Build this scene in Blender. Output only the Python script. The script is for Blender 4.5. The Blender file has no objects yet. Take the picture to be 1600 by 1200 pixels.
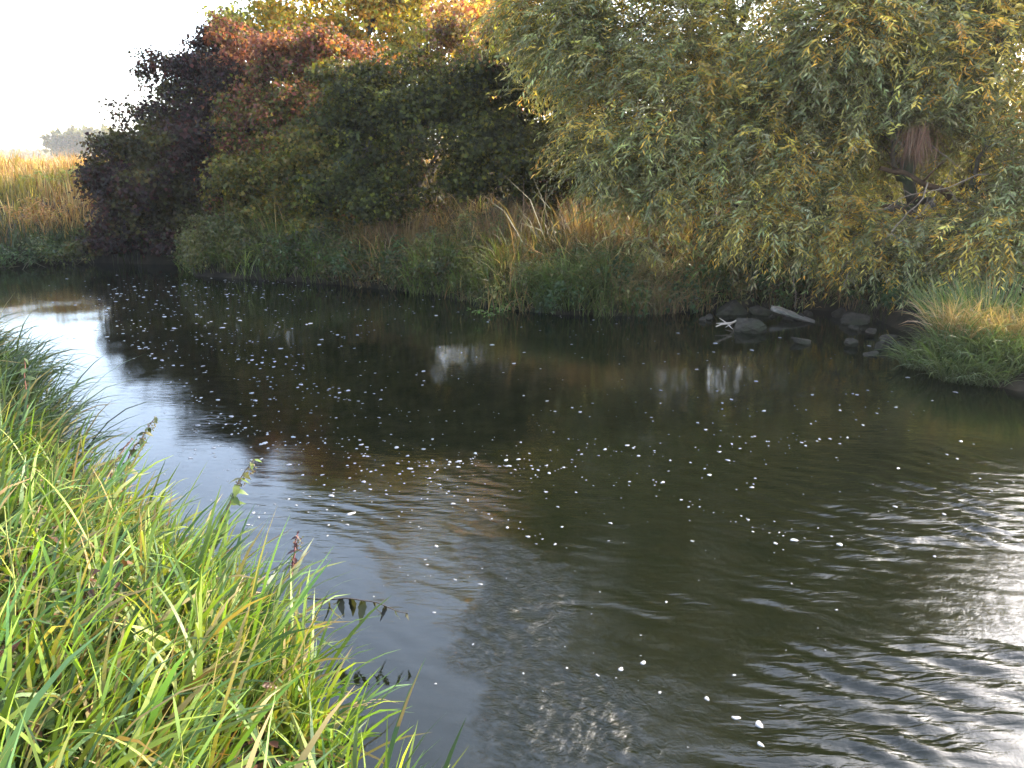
import bpy, math, random
import numpy as np

# ------------------------------------------------------------------ camera, world, sun, exposure
SC = bpy.context.scene
COL = SC.collection
F_PX, PITCH, EYE = 1256.0, math.radians(15.6), 2.2        # photograph is 1600 px wide
cam_d = bpy.data.cameras.new('camera')
cam = bpy.data.objects.new('camera', cam_d); COL.objects.link(cam)
cam.location = (0, 0, EYE)
cam.rotation_euler = (math.pi / 2 - PITCH, 0, 0)
cam_d.sensor_width = 36.0
cam_d.lens = 36.0 * F_PX / 1600.0
cam_d.clip_start, cam_d.clip_end = 0.05, 3000
SC.camera = cam

SUN_AZ, SUN_EL = math.radians(57), math.radians(28)       # to the right of the view, above the willows
w = bpy.data.worlds.new('World'); SC.world = w; w.use_nodes = True
nt = w.node_tree; nt.nodes.clear()
sky = nt.nodes.new('ShaderNodeTexSky'); sky.sky_type = 'NISHITA'; sky.sun_disc = False
sky.sun_elevation, sky.sun_rotation = SUN_EL, SUN_AZ
sky.air_density, sky.dust_density, sky.ozone_density, sky.altitude = 1.0, 2.8, 2.2, 0
bg = nt.nodes.new('ShaderNodeBackground'); bg.inputs[1].default_value = 0.15
wo = nt.nodes.new('ShaderNodeOutputWorld')
hs = nt.nodes.new('ShaderNodeHueSaturation'); hs.inputs['Saturation'].default_value = .75      # thin high haze whitens the sky
nt.links.new(sky.outputs[0], hs.inputs['Color']); nt.links.new(hs.outputs[0], bg.inputs[0]); nt.links.new(bg.outputs[0], wo.inputs[0])
sun_d = bpy.data.lights.new('sun', 'SUN'); sun_d.energy = 2.1; sun_d.angle = math.radians(0.5)
sun_d.color = (1.0, 0.86, 0.68)
sun = bpy.data.objects.new('sun', sun_d); COL.objects.link(sun)
sun.rotation_euler = (math.pi / 2 - SUN_EL, 0, math.pi - SUN_AZ)
sun.location = (20, 13, 30)
SC.view_settings.view_transform = 'Standard'; SC.view_settings.look = 'None'
SC.view_settings.exposure, SC.view_settings.gamma = 3.4, 1.0
SC.render.engine = 'CYCLES'
SC.cycles.use_denoising = True
SC.cycles.max_bounces = 8
SC.cycles.transparent_max_bounces = 8
SC.cycles.volume_bounces = 1
SC.cycles.caustics_reflective = False
SC.cycles.caustics_refractive = False

rng = np.random.default_rng(11)
random.seed(5)

# ------------------------------------------------------------------ helpers
def ray(px, py):
    dx, dy = px - 800.0, py - 600.0
    return np.array([dx, F_PX * math.cos(PITCH) - dy * math.sin(PITCH), -(F_PX * math.sin(PITCH) + dy * math.cos(PITCH))])
def ground_pt(px, py, z=0.0):
    d = ray(px, py); return d * ((z - EYE) / d[2]) + np.array([0, 0, EYE])
def at(px, py, Y):
    d = ray(px, py); return d * (Y / d[1]) + np.array([0, 0, EYE])
def smooth(t):
    t = np.clip(t, 0, 1); return t * t * (3 - 2 * t)
def hash3(i, j, k, seed):
    h = (i * 374761393 + j * 668265263 + k * 2147483647 + seed * 1274126177) & 0xffffffff
    h = ((h ^ (h >> 13)) * 1274126177) & 0xffffffff
    return ((h ^ (h >> 16)) & 0xffff) / 65535.0
def vnoise(p, seed=0):
    """value noise in [0,1] at points (N,3) or (N,2)"""
    p = np.asarray(p, float)
    if p.shape[1] == 2: p = np.concatenate([p, np.zeros((len(p), 1))], 1)
    i = np.floor(p).astype(np.int64); f = p - i; u = f * f * (3 - 2 * f)
    r = 0
    for a in (0, 1):
        for b in (0, 1):
            for c in (0, 1):
                wgt = (u[:, 0] if a else 1 - u[:, 0]) * (u[:, 1] if b else 1 - u[:, 1]) * (u[:, 2] if c else 1 - u[:, 2])
                r = r + wgt * hash3(i[:, 0] + a, i[:, 1] + b, i[:, 2] + c, seed)
    return r
def fbm(p, seed=0, oct=3):
    p = np.asarray(p, float); r = 0; a = .5; tot = 0
    for o in range(oct):
        r = r + a * vnoise(p * 2 ** o, seed + o * 7); tot += a; a *= .5
    return r / tot
def unit(v):
    return v / np.maximum(np.linalg.norm(v, axis=-1, keepdims=True), 1e-9)
def rdir(n):
    return unit(rng.normal(size=(n, 3)))

def new_mesh(name, verts, faces, mat, cols=None, shade=False, attrs=None):
    """faces: (M,k) int array"""
    me = bpy.data.meshes.new(name)
    verts = np.ascontiguousarray(verts, np.float32); faces = np.ascontiguousarray(faces, np.int32)
    me.vertices.add(len(verts)); me.vertices.foreach_set('co', verts.ravel())
    k = faces.shape[1]
    me.loops.add(faces.size); me.loops.foreach_set('vertex_index', faces.ravel())
    me.polygons.add(len(faces)); me.polygons.foreach_set('loop_start', np.arange(0, faces.size, k, dtype=np.int32))
    if shade: me.polygons.foreach_set('use_smooth', np.ones(len(faces), bool))
    if cols is not None:
        a = me.attributes.new('col', 'FLOAT_COLOR', 'POINT')
        c = np.ones((len(verts), 4), np.float32); c[:, :3] = np.asarray(cols) * .80; a.data.foreach_set('color', c.ravel())
    for n, v in (attrs or {}).items():
        a = me.attributes.new(n, 'FLOAT', 'POINT'); a.data.foreach_set('value', np.ascontiguousarray(v, np.float32))
    me.update(calc_edges=True)
    if mat: me.materials.append(mat)
    return me
def link(name, me, parent=None, loc=None):
    o = bpy.data.objects.new(name, me); COL.objects.link(o)
    if parent is not None: o.parent = parent
    if loc is not None: o.location = loc
    return o
def tag(o, label=None, cat=None, group=None, kind=None):
    if label: o['label'] = label
    if cat: o['category'] = cat
    if group: o['group'] = group
    if kind: o['kind'] = kind
    return o
def thing(name, label, cat, loc=(0, 0, 0), group=None):
    return tag(link(name, None, loc=tuple(loc)), label, cat, group)

class Acc:
    """collects vertices, same-sized faces and colours"""
    def __init__(s): s.v, s.f, s.c, s.n = [], [], [], 0
    def add(s, v, f, c):
        s.v.append(v); s.f.append(f + s.n); s.c.append(np.broadcast_to(c, (len(v), 3)) if np.ndim(c) == 1 else c); s.n += len(v)
    def mesh(s, name, mat, shade=False, off=None):
        v = np.concatenate(s.v)
        if off is not None: v = v - np.asarray(off)
        return new_mesh(name, v, np.concatenate(s.f), mat, np.concatenate(s.c), shade)

def tube(pts, radii, ns=6):
    pts = np.asarray(pts, float); radii = np.asarray(radii, float); n = len(pts)
    tan = unit(np.gradient(pts, axis=0))
    ref = np.array([0.31, 0.17, 0.94]) if abs(tan[0][2]) < .8 else np.array([.9, .3, .1])
    a = unit(np.cross(tan, ref)); b = np.cross(tan, a)
    th = np.linspace(0, 2 * math.pi, ns, endpoint=False)
    v = pts[:, None] + radii[:, None, None] * (np.cos(th)[None, :, None] * a[:, None] + np.sin(th)[None, :, None] * b[:, None])
    idx = np.arange(n * ns).reshape(n, ns); nx = np.roll(idx, -1, 1)
    f = np.stack([idx[:-1], nx[:-1], nx[1:], idx[1:]], -1).reshape(-1, 4)
    return v.reshape(-1, 3), f
def wander(p0, p1, n, amp, sag=0.0):
    p0, p1 = np.asarray(p0, float), np.asarray(p1, float)
    t = np.linspace(0, 1, n)[:, None]; L = np.linalg.norm(p1 - p0)
    off = np.cumsum(rng.normal(size=(n, 3)), 0); off -= off[0]; off -= t * off[-1]
    p = p0 * (1 - t) + p1 * t + off * amp * L / math.sqrt(n)
    p[:, 2] += sag * L * (4 * t * (1 - t))[:, 0]
    return p

def leaves(pos, d, nrm, L, W, col, fold=0.25, droop=0.15):
    """six-point folded leaf: two quads each"""
    n = len(pos); d = unit(d); s = unit(np.cross(d, nrm)); u = np.cross(s, d)
    L = np.broadcast_to(L, n)[:, None]; W = np.broadcast_to(W, n)[:, None]
    up = u * W * fold
    b = pos; t = pos + d * L - u * L * droop
    r1 = pos + d * L * .30 + s * W * .5 + up; r2 = pos + d * L * .68 + s * W * .38 + up * .7 - u * L * droop * .4
    l1 = pos + d * L * .30 - s * W * .5 + up; l2 = pos + d * L * .68 - s * W * .38 + up * .7 - u * L * droop * .4
    v = np.stack([b, r1, r2, t, l2, l1], 1).reshape(-1, 3)
    k = np.arange(n)[:, None] * 6
    f = np.concatenate([k + np.array([[0, 1, 2, 3]]), k + np.array([[0, 3, 4, 5]])], 0)
    return v, f, np.repeat(np.broadcast_to(col, (n, 3)), 6, 0)

def leaflets(pos, d, nrm, L, W, col, fold=0.25, droop=0.15):
    """four-point folded leaf for distant crowns: one quad each"""
    n = len(pos); d = unit(d); s = unit(np.cross(d, nrm)); u = np.cross(s, d)
    L = np.broadcast_to(L, n)[:, None]; W = np.broadcast_to(W, n)[:, None] * 1.18
    m = pos + d * L * .45 + u * W * fold
    v = np.stack([pos, m + s * W * .5, pos + d * L - u * L * droop, m - s * W * .5], 1).reshape(-1, 3)
    return v, np.arange(n * 4).reshape(n, 4), np.repeat(np.broadcast_to(col, (n, 3)), 4, 0)

def blades(base, az, lean, bend, L, W, c0, c1, nseg=5, twist=None):
    """curved tapering grass blades as ribbons"""
    n = len(base)
    az, lean, bend, L, W = [np.broadcast_to(np.asarray(q, float), n) for q in (az, lean, bend, L, W)]
    if twist is None: twist = rng.uniform(-1.2, 1.2, n)
    h = np.stack([np.cos(az), np.sin(az), np.zeros(n)], 1)
    sd = np.stack([-np.sin(az), np.cos(az), np.zeros(n)], 1)
    p = np.array(base, float); V = []; C = []
    for k in range(nseg + 1):
        t = k / nseg
        th = lean + bend * t ** 1.6
        tan = h * np.sin(th)[:, None] + np.array([0, 0, 1.]) * np.cos(th)[:, None]
        nr = np.cross(sd, tan)
        side = sd * np.cos(twist * (0.4 + .6 * t))[:, None] + nr * np.sin(twist * (0.4 + .6 * t))[:, None]
        ww = W * (0.55 + 1.2 * t) * (1 - t ** 2.2) if k < nseg else W * 0.03
        V += [p + side * ww[:, None] * .5, p - side * ww[:, None] * .5]
        cc = c0 * (1 - t) + c1 * t; C += [cc, cc]
        p = p + tan * (L / nseg)[:, None]
    v = np.stack(V, 1).reshape(-1, 3); c = np.stack(C, 1).reshape(-1, 3)
    m = 2 * (nseg + 1); k = np.arange(n)[:, None] * m
    f = np.concatenate([k + np.array([[2 * s, 2 * s + 1, 2 * s + 3, 2 * s + 2]]) for s in range(nseg)], 0)
    return v, f, c

# ------------------------------------------------------------------ materials
def mat_new(name):
    m = bpy.data.materials.new(name); m.use_nodes = True
    t = m.node_tree; t.nodes.clear()
    return m, t, t.nodes, t.links
def leaf_mat(name, trans=0.4, rough=0.6, tgain=(1.3, 1.25, 0.7), spec=0.2):
    m, t, N, K = mat_new(name)
    a = N.new('ShaderNodeAttribute'); a.attribute_name = 'col'
    pb = N.new('ShaderNodeBsdfPrincipled'); pb.inputs['Roughness'].default_value = rough
    pb.inputs['Specular IOR Level'].default_value = spec
    tr = N.new('ShaderNodeBsdfTranslucent')
    mx = N.new('ShaderNodeMix'); mx.data_type = 'RGBA'; mx.blend_type = 'MULTIPLY'; mx.inputs[0].default_value = 1
    mx.inputs[7].default_value = (*tgain, 1)
    K.new(a.outputs['Color'], mx.inputs[6]); K.new(mx.outputs[2], tr.inputs[0])
    K.new(a.outputs['Color'], pb.inputs['Base Color'])
    ms = N.new('ShaderNodeMixShader'); ms.inputs[0].default_value = trans
    K.new(pb.outputs[0], ms.inputs[1]); K.new(tr.outputs[0], ms.inputs[2])
    o = N.new('ShaderNodeOutputMaterial'); K.new(ms.outputs[0], o.inputs[0])
    return m
def noise_mat(name, c1, c2, scale=6, rough=0.85, bump=0.4, dist=0.02, c3=None, spec=0.3, scale3=1.3):
    m, t, N, K = mat_new(name)
    tc = N.new('ShaderNodeTexCoord')
    n = N.new('ShaderNodeTexNoise'); n.inputs['Scale'].default_value = scale; n.inputs['Detail'].default_value = 8
    n.inputs['Roughness'].default_value = .65
    K.new(tc.outputs['Object'], n.inputs['Vector'])
    cr = N.new('ShaderNodeValToRGB'); cr.color_ramp.elements[0].position = .3; cr.color_ramp.elements[1].position = .72
    cr.color_ramp.elements[0].color = (*c1, 1); cr.color_ramp.elements[1].color = (*c2, 1)
    K.new(n.outputs[0], cr.inputs[0])
    outc = cr.outputs[0]
    if c3 is not None:
        n2 = N.new('ShaderNodeTexNoise'); n2.inputs['Scale'].default_value = scale3; n2.inputs['Detail'].default_value = 5
        K.new(tc.outputs['Object'], n2.inputs['Vector'])
        r2 = N.new('ShaderNodeValToRGB'); r2.color_ramp.elements[0].position = .48; r2.color_ramp.elements[1].position = .62
        K.new(n2.outputs[0], r2.inputs[0])
        mx = N.new('ShaderNodeMix'); mx.data_type = 'RGBA'; mx.inputs[7].default_value = (*c3, 1)
        K.new(r2.outputs[0], mx.inputs[0]); K.new(outc, mx.inputs[6]); outc = mx.outputs[2]
    pb = N.new('ShaderNodeBsdfPrincipled'); pb.inputs['Roughness'].default_value = rough
    pb.inputs['Specular IOR Level'].default_value = spec
    K.new(outc, pb.inputs['Base Color'])
    b = N.new('ShaderNodeBump'); b.inputs['Strength'].default_value = bump; b.inputs['Distance'].default_value = dist
    K.new(n.outputs[0], b.inputs['Height']); K.new(b.outputs[0], pb.inputs['Normal'])
    o = N.new('ShaderNodeOutputMaterial'); K.new(pb.outputs[0], o.inputs[0])
    return m

M_MAPLE = leaf_mat('maple_leaf', .45, .6, (1.6, 1.4, .5))
M_WILLOW = leaf_mat('willow_leaf', .40, .5, (1.3, 1.3, .55))
M_GRASS = leaf_mat('grass_blade', .40, .5, (1.2, 1.25, .4), .25)
M_HERB = leaf_mat('herb_leaf', .36, .45, (1.2, 1.3, .5))
M_STALK = leaf_mat('plant_stalk', .0, .55)
M_BARK = noise_mat('bark', (.035, .028, .02), (.13, .105, .08), 14, .9, .8, .03, (.06, .075, .04), scale3=2)
M_BARE = noise_mat('bare_twig', (.07, .05, .034), (.19, .14, .095), 20, .8, .4, .005)
M_SOIL = noise_mat('bank_soil', (.018, .014, .009), (.06, .048, .03), 5, .95, .7, .06, (.035, .045, .015))
M_STONE = noise_mat('river_stone', (.007, .006, .0045), (.05, .042, .031), 13, .85, 1.0, .03, (.022, .022, .012), scale3=3, spec=.12)
M_PALE_SUN = noise_mat('pale_painted_sun_stone', (.03, .026, .02), (.16, .14, .115), 11, .75, .7, .03, (.07, .07, .05), scale3=4)  # the pale tone also stands in for sunlight on the slab
M_DRIFT = noise_mat('driftwood', (.25, .2, .15), (.5, .42, .34), 18, .8, .4, .005)
M_FOAM = noise_mat('foam', (.11, .11, .11), (.27, .27, .27), 120, .6, .5, .004)

# ------------------------------------------------------------------ river outline, ground, water
far_px = [(-420, 408), (-150, 412), (0, 418), (130, 410), (285, 414), (305, 431), (400, 437), (480, 441), (560, 448), (640, 456), (700, 464), (745, 474),
          (800, 484), (870, 491), (960, 494), (1060, 489), (1120, 484), (1210, 480), (1300, 486), (1370, 500), (1425, 525), (1418, 556), (1440, 576), (1500, 594), (1600, 612)]
near_px = [(-420, 575), (-200, 590), (-60, 600), (15, 625), (70, 680), (85, 760), (140, 840), (230, 910), (330, 990), (412, 1075), (480, 1165), (535, 1275), (590, 1425)]
FAR = np.array([[-60, 24], [-30, 20]] + [ground_pt(*q)[:2].tolist() for q in far_px] + [[6.2, 7.2], [8.5, 6.2], [13, 4.5], [22, 0], [40, -14]])
NEAR = np.array([[-60, 15], [-30, 12.5]] + [ground_pt(*q)[:2].tolist() for q in near_px] + [[.05, 1.2], [.6, .0], [2, -2.5], [6, -8], [20, -26]])
POLY = np.concatenate([NEAR, FAR[::-1]])
def seg_dist(p, line):
    best = np.full(len(p), 1e9)
    for a, b in zip(line[:-1], line[1:]):
        ab = b - a; t = np.clip(((p - a) @ ab) / (ab @ ab), 0, 1)
        best = np.minimum(best, np.hypot(*(p - a - t[:, None] * ab).T))
    return best
def inside(p):
    x, y = p[:, 0], p[:, 1]; r = np.zeros(len(p), bool); q = np.roll(POLY, -1, 0)
    for (x0, y0), (x1, y1) in zip(POLY, q):
        if y0 == y1: continue
        c = ((y0 > y) != (y1 > y)) & (x < (x1 - x0) * (y - y0) / (y1 - y0) + x0); r ^= c
    return r
def bank(p):
    """signed distances to the far and the near waterline (positive on land), land side: 1 far, -1 near, 0 river"""
    df, dn, ins = seg_dist(p, FAR), seg_dist(p, NEAR), inside(p)
    side = np.where(ins, 0, np.where(df < dn, 1, -1))
    return df, dn, side
def height(p):
    df, dn, side = bank(p)
    nz = fbm(p * .9, 3) - .5; nf = fbm(p * 3.1, 9) - .5
    hf = .26 * smooth(df / .2) + .85 * smooth(df / 4) + .75 * smooth((df - 1.5) / 6) + nz * .3 * smooth(df / 2) + nf * .1 * smooth(df / .4)
    low = smooth((p[:, 0] - 4.2) / 1.5) * smooth((11.0 - p[:, 1]) / 2)         # low spit on the right
    hf = hf * (1 - .6 * low)
    hn = .30 * smooth(dn / .45) + .28 * smooth((dn - .2) / 1.6) + nz * .16 * smooth(dn / 1) + nf * .06 * smooth(dn / .4)
    d = np.minimum(df, dn)
    hr = -.05 - .12 * smooth(d / .5) - .75 * smooth((d - .3) / 2.6) + nf * .05
    return np.where(side == 1, hf, np.where(side == -1, hn, hr)) * np.clip(np.minimum(1, 1), 0, 1)

def stretch(lo, hi, c0, c1, fine, grow):
    mid = list(np.arange(c0, c1 + fine / 2, fine)); s = fine; up = []; x = mid[-1]
    while x < hi: s *= grow; x += s; up.append(min(x, hi))
    s = fine; dn = []; x = mid[0]
    while x > lo: s *= grow; x -= s; dn.append(max(x, lo))
    return np.array(dn[::-1] + mid + up)
def grid(xs, ys):
    X, Y = np.meshgrid(xs, ys); p = np.stack([X.ravel(), Y.ravel()], 1)
    i = np.arange(len(p)).reshape(len(ys), len(xs))
    f = np.stack([i[:-1, :-1], i[:-1, 1:], i[1:, 1:], i[1:, :-1]], -1).reshape(-1, 4)
    return p, f
gp, gf = grid(stretch(-700, 700, -12, 7, .14, 1.15), stretch(-60, 1300, 1, 22, .14, 1.15))
gz = height(gp)
mg, t, N, K = mat_new('ground')
tc = N.new('ShaderNodeTexCoord'); n1 = N.new('ShaderNodeTexNoise'); n1.inputs['Scale'].default_value = 4; n1.inputs['Detail'].default_value = 9
K.new(tc.outputs['Object'], n1.inputs['Vector'])
cr = N.new('ShaderNodeValToRGB'); cr.color_ramp.elements[0].color = (.006, .005, .003, 1); cr.color_ramp.elements[1].color = (.028, .022, .013, 1)
cr.color_ramp.elements[0].position = .3; cr.color_ramp.elements[1].position = .7
K.new(n1.outputs[0], cr.inputs[0])
n2 = N.new('ShaderNodeTexNoise'); n2.inputs['Scale'].default_value = .35; n2.inputs['Detail'].default_value = 8
K.new(tc.outputs['Object'], n2.inputs['Vector'])
cr2 = N.new('ShaderNodeValToRGB'); e = cr2.color_ramp.elements
e[0].position = .35; e[0].color = (.17, .13, .035, 1); e[1].position = .65; e[1].color = (.28, .19, .08, 1)
K.new(n2.outputs[0], cr2.inputs[0])
at_ = N.new('ShaderNodeAttribute'); at_.attribute_name = 'meadow'
mx = N.new('ShaderNodeMix'); mx.data_type = 'RGBA'
ab = N.new('ShaderNodeAttribute'); ab.attribute_name = 'bed'
crb = N.new('ShaderNodeValToRGB'); crb.color_ramp.elements[0].position = .35; crb.color_ramp.elements[1].position = .68
crb.color_ramp.elements[0].color = (.03, .025, .012, 1); crb.color_ramp.elements[1].color = (.10, .08, .042, 1); K.new(n1.outputs[0], crb.inputs[0])
mb = N.new('ShaderNodeMix'); mb.data_type = 'RGBA'; K.new(ab.outputs['Fac'], mb.inputs[0]); K.new(cr.outputs[0], mb.inputs[6]); K.new(crb.outputs[0], mb.inputs[7])
K.new(at_.outputs['Fac'], mx.inputs[0]); K.new(mb.outputs[2], mx.inputs[6]); K.new(cr2.outputs[0], mx.inputs[7])
pb = N.new('ShaderNodeBsdfPrincipled'); pb.inputs['Roughness'].default_value = .95; pb.inputs['Specular IOR Level'].default_value = .1
b = N.new('ShaderNodeBump'); b.inputs['Strength'].default_value = .8; b.inputs['Distance'].default_value = .05
K.new(n1.outputs[0], b.inputs['Height']); K.new(b.outputs[0], pb.inputs['Normal'])
K.new(mx.outputs[2], pb.inputs['Base Color'])
o = N.new('ShaderNodeOutputMaterial'); K.new(pb.outputs[0], o.inputs[0])
gdf, gdn, gside = bank(gp)
meadow = np.where(gside == 1, smooth((gdf - 3) / 4), 0) * np.maximum(smooth((-7 - gp[:, 0]) / 2), smooth((gp[:, 1] - 30) / 10))
go = link('ground', new_mesh('ground', np.c_[gp, gz], gf, mg, shade=True, attrs={'meadow': meadow, 'bed': smooth((-.04 - gz) / .15)}))
tag(go, 'earth banks, river bed and meadow ground under the vegetation', 'ground', kind='structure')

# water: rippled sheet; the ripples grow where the current runs, downstream on the right and in the eddy
wp, wf = grid(stretch(-70, 45, -1.0, 3.6, .02, 1.03), stretch(-20, 30, 2.2, 5.2, .021, 1.03))
def spot(c, r, ang=0.0):
    d = wp - np.asarray(c); ca, sa = math.cos(ang), math.sin(ang)
    u = d[:, 0] * ca + d[:, 1] * sa; v = -d[:, 0] * sa + d[:, 1] * ca
    return np.exp(-(u / r[0]) ** 2 - (v / r[1]) ** 2)
G = lambda x, y: ground_pt(x, y)[:2]
warp = np.stack([fbm(wp * .55, 21) - .5, fbm(wp * .55, 33) - .5], 1)
warp2 = np.stack([fbm(wp * 2.3, 41) - .5, fbm(wp * 2.3, 53) - .5], 1)
q = wp + warp * .9 + warp2 * .07
patch = .12 + 1.35 * smooth((fbm(wp * np.array([.7, 1.3]), 61) - .40) / .2)
m_right = .66 * np.clip(1.1 * spot(G(1600, 980), (1.15, 1.15)) + .95 * spot(G(1660, 830), (1.25, 1.1)) + .7 * spot(G(1330, 1150), (.65, .45)), 0, 1.25)
m_mid = np.clip(.16 * spot(G(1250, 760), (2.0, 1.3)) + .5 * spot(G(700, 780), (.75, .45), .3) + .05 * spot(G(950, 900), (.8, .9)) + .55 * spot(G(1000, 985), (.45, .35), .2) + .4 * spot(G(1060, 1110), (.35, .3)), 0, .8)
m_eddy = np.clip(1.3 * spot(G(825, 965), (.26, .48), -.4) + 1.2 * spot(G(890, 1130), (.34, .30), .4) + .7 * spot(G(770, 850), (.22, .5), .2), 0, 1.1)
m_eddy *= smooth((fbm(wp * 4.0, 71) - .34 + .7 * (m_eddy - .35)) / .25)
amp_dir = .02 + (.02 + .10 * m_mid + .75 * m_right) * patch
z = np.zeros(len(wp))
for k in range(16):
    lam = .062 * (3.9 ** (k / 15.0)); th = math.radians(62 + rng.normal() * 14)
    kv = 2 * math.pi / lam * np.array([math.cos(th), math.sin(th)])
    ph = rng.uniform(0, 6.28)
    s = np.sin(q @ kv + ph + 1.3 * (fbm(wp * 1.5, 90 + k, 2) - .5) * 4)
    z += s * lam / (2 * math.pi) * .105 * (0.6 + .8 * vnoise(wp * 1.1, 200 + k))
z *= amp_dir
for k in range(14):                                      # isotropic wrinkles of the eddy
    lam = .055 * (3.2 ** (k / 13.0)); th = rng.uniform(0, math.pi)
    kv = 2 * math.pi / lam * np.array([math.cos(th), math.sin(th)])
    z += (m_eddy * .6 + m_right * .10 + m_mid * .08 + .008) * np.sin((q + warp2 * .55) @ kv + rng.uniform(0, 6.28)) * lam / (2 * math.pi) * .09
for k in range(5):                                       # very gentle long undulation everywhere
    lam = .5 + k * .35; th = rng.uniform(0, math.pi)
    kv = 2 * math.pi / lam * np.array([math.cos(th), math.sin(th)])
    z += np.sin((wp + warp * .8) @ kv + rng.uniform(0, 6.28)) * lam / (2 * math.pi) * .004
mw, t, N, K = mat_new('river_water')
tc = N.new('ShaderNodeTexCoord'); ar = N.new('ShaderNodeAttribute'); ar.attribute_name = 'rough_water'
n1 = N.new('ShaderNodeTexNoise'); n1.inputs['Scale'].default_value = 17; n1.inputs['Detail'].default_value = 4; n1.inputs['Roughness'].default_value = .6; n1.inputs['Distortion'].default_value = 2.6
K.new(tc.outputs['Object'], n1.inputs['Vector'])
mm = N.new('ShaderNodeMath'); mm.operation = 'MULTIPLY'; K.new(n1.outputs[0], mm.inputs[0]); K.new(ar.outputs['Fac'], mm.inputs[1])
asn = N.new('ShaderNodeAttribute'); asn.attribute_name = 'streak_water'
mp = N.new('ShaderNodeMapping'); mp.inputs['Rotation'].default_value = (0, 0, math.radians(28)); mp.inputs['Scale'].default_value = (6, 25, 1)
K.new(tc.outputs['Object'], mp.inputs['Vector'])
n3 = N.new('ShaderNodeTexNoise'); n3.inputs['Scale'].default_value = 1; n3.inputs['Detail'].default_value = 2; n3.inputs['Distortion'].default_value = .8
K.new(mp.outputs[0], n3.inputs['Vector'])
m3 = N.new('ShaderNodeMath'); m3.operation = 'MULTIPLY_ADD'; K.new(n3.outputs[0], m3.inputs[0]); K.new(asn.outputs['Fac'], m3.inputs[1]); K.new(mm.outputs[0], m3.inputs[2])
b = N.new('ShaderNodeBump'); b.inputs['Strength'].default_value = 1; b.inputs['Distance'].default_value = .010
K.new(m3.outputs[0], b.inputs['Height'])
fr = N.new('ShaderNodeFresnel'); fr.inputs['IOR'].default_value = 1.333; K.new(b.outputs[0], fr.inputs['Normal'])
gl = N.new('ShaderNodeBsdfGlossy'); gl.inputs['Roughness'].default_value = .02; gl.inputs[0].default_value = (1, 1, 1, 1); K.new(b.outputs[0], gl.inputs['Normal'])
di = N.new('ShaderNodeBsdfDiffuse'); di.inputs[0].default_value = (.004, .0055, .0024, 1)
tr = N.new('ShaderNodeBsdfTransparent'); tr.inputs[0].default_value = (.62, .55, .34, 1)
m1 = N.new('ShaderNodeMixShader'); m1.inputs[0].default_value = .30
K.new(di.outputs[0], m1.inputs[1]); K.new(tr.outputs[0], m1.inputs[2])
m2 = N.new('ShaderNodeMixShader'); K.new(fr.outputs[0], m2.inputs[0]); K.new(m1.outputs[0], m2.inputs[1]); K.new(gl.outputs[0], m2.inputs[2])
o = N.new('ShaderNodeOutputMaterial'); K.new(m2.outputs[0], o.inputs[0])
wo_ = link('river', new_mesh('river', np.c_[wp, z], wf, mw, shade=True,
           attrs={'rough_water': np.clip(.02 + .95 * m_eddy + .18 * m_right + .08 * m_mid, 0, 3), 'streak_water': .035 + (.04 + .75 * m_right + .35 * m_mid) * patch}))
tag(wo_, 'dark slow river with ripples and drifting foam', 'river', kind='structure')

# ------------------------------------------------------------------ trees
def mixc(sel, a, b): return np.where(sel[:, None], a, b)
def palette(cols, wts, n):
    c = np.array(cols)[rng.choice(len(cols), n, p=np.array(wts) / sum(wts))]
    return c * rng.uniform(.7, 1.3, (n, 1)) * rng.uniform(.9, 1.1, (n, 3))
def lobe_list(px_lobes):
    """(px, py, Y, rx px, rz px, ry m, weight) -> centre and radii in metres"""
    out = []
    for (px, py, Y, rx, rz, ry, wt) in px_lobes:
        c = at(px, py, Y); s = np.linalg.norm(c - np.array([0, 0, EYE])) / math.hypot(F_PX, 0)
        out.append((c, np.array([rx * s * .97, ry, rz * s * .97]), wt))
    return out
def sample_lobes(lobes, n, inner=.45):
    wts = np.array([l[2] * (l[1][0] * l[1][1] * l[1][2]) ** (2 / 3) for l in lobes]); wts /= wts.sum()
    k = rng.choice(len(lobes), n, p=wts)
    C = np.array([l[0] for l in lobes])[k]; R = np.array([l[1] for l in lobes])[k]
    d = rdir(n); r = rng.uniform(inner ** 2, 1, n) ** .5
    wob = .60 + .80 * fbm(d * 2.3 + C, 17)
    return C + d * R * (r * wob)[:, None], d, k
def roughen(lobes, k=3):
    """boughs: smaller lobes budding from each lobe so that the outline and the face are uneven"""
    out = [(c, R * .86, w_ * .55) for c, R, w_ in lobes]
    for c, R, w_ in lobes:
        for _ in range(k):
            d = rdir(1)[0]; d[1] = -abs(d[1]) if rng.uniform() < .75 else d[1]
            s_ = rng.uniform(.28, .5); out.append((c + d * R * rng.uniform(.7, 1.0), R * s_ * np.array([1.1, 1.0, .8]), w_ * 1.5))
    return out
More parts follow.
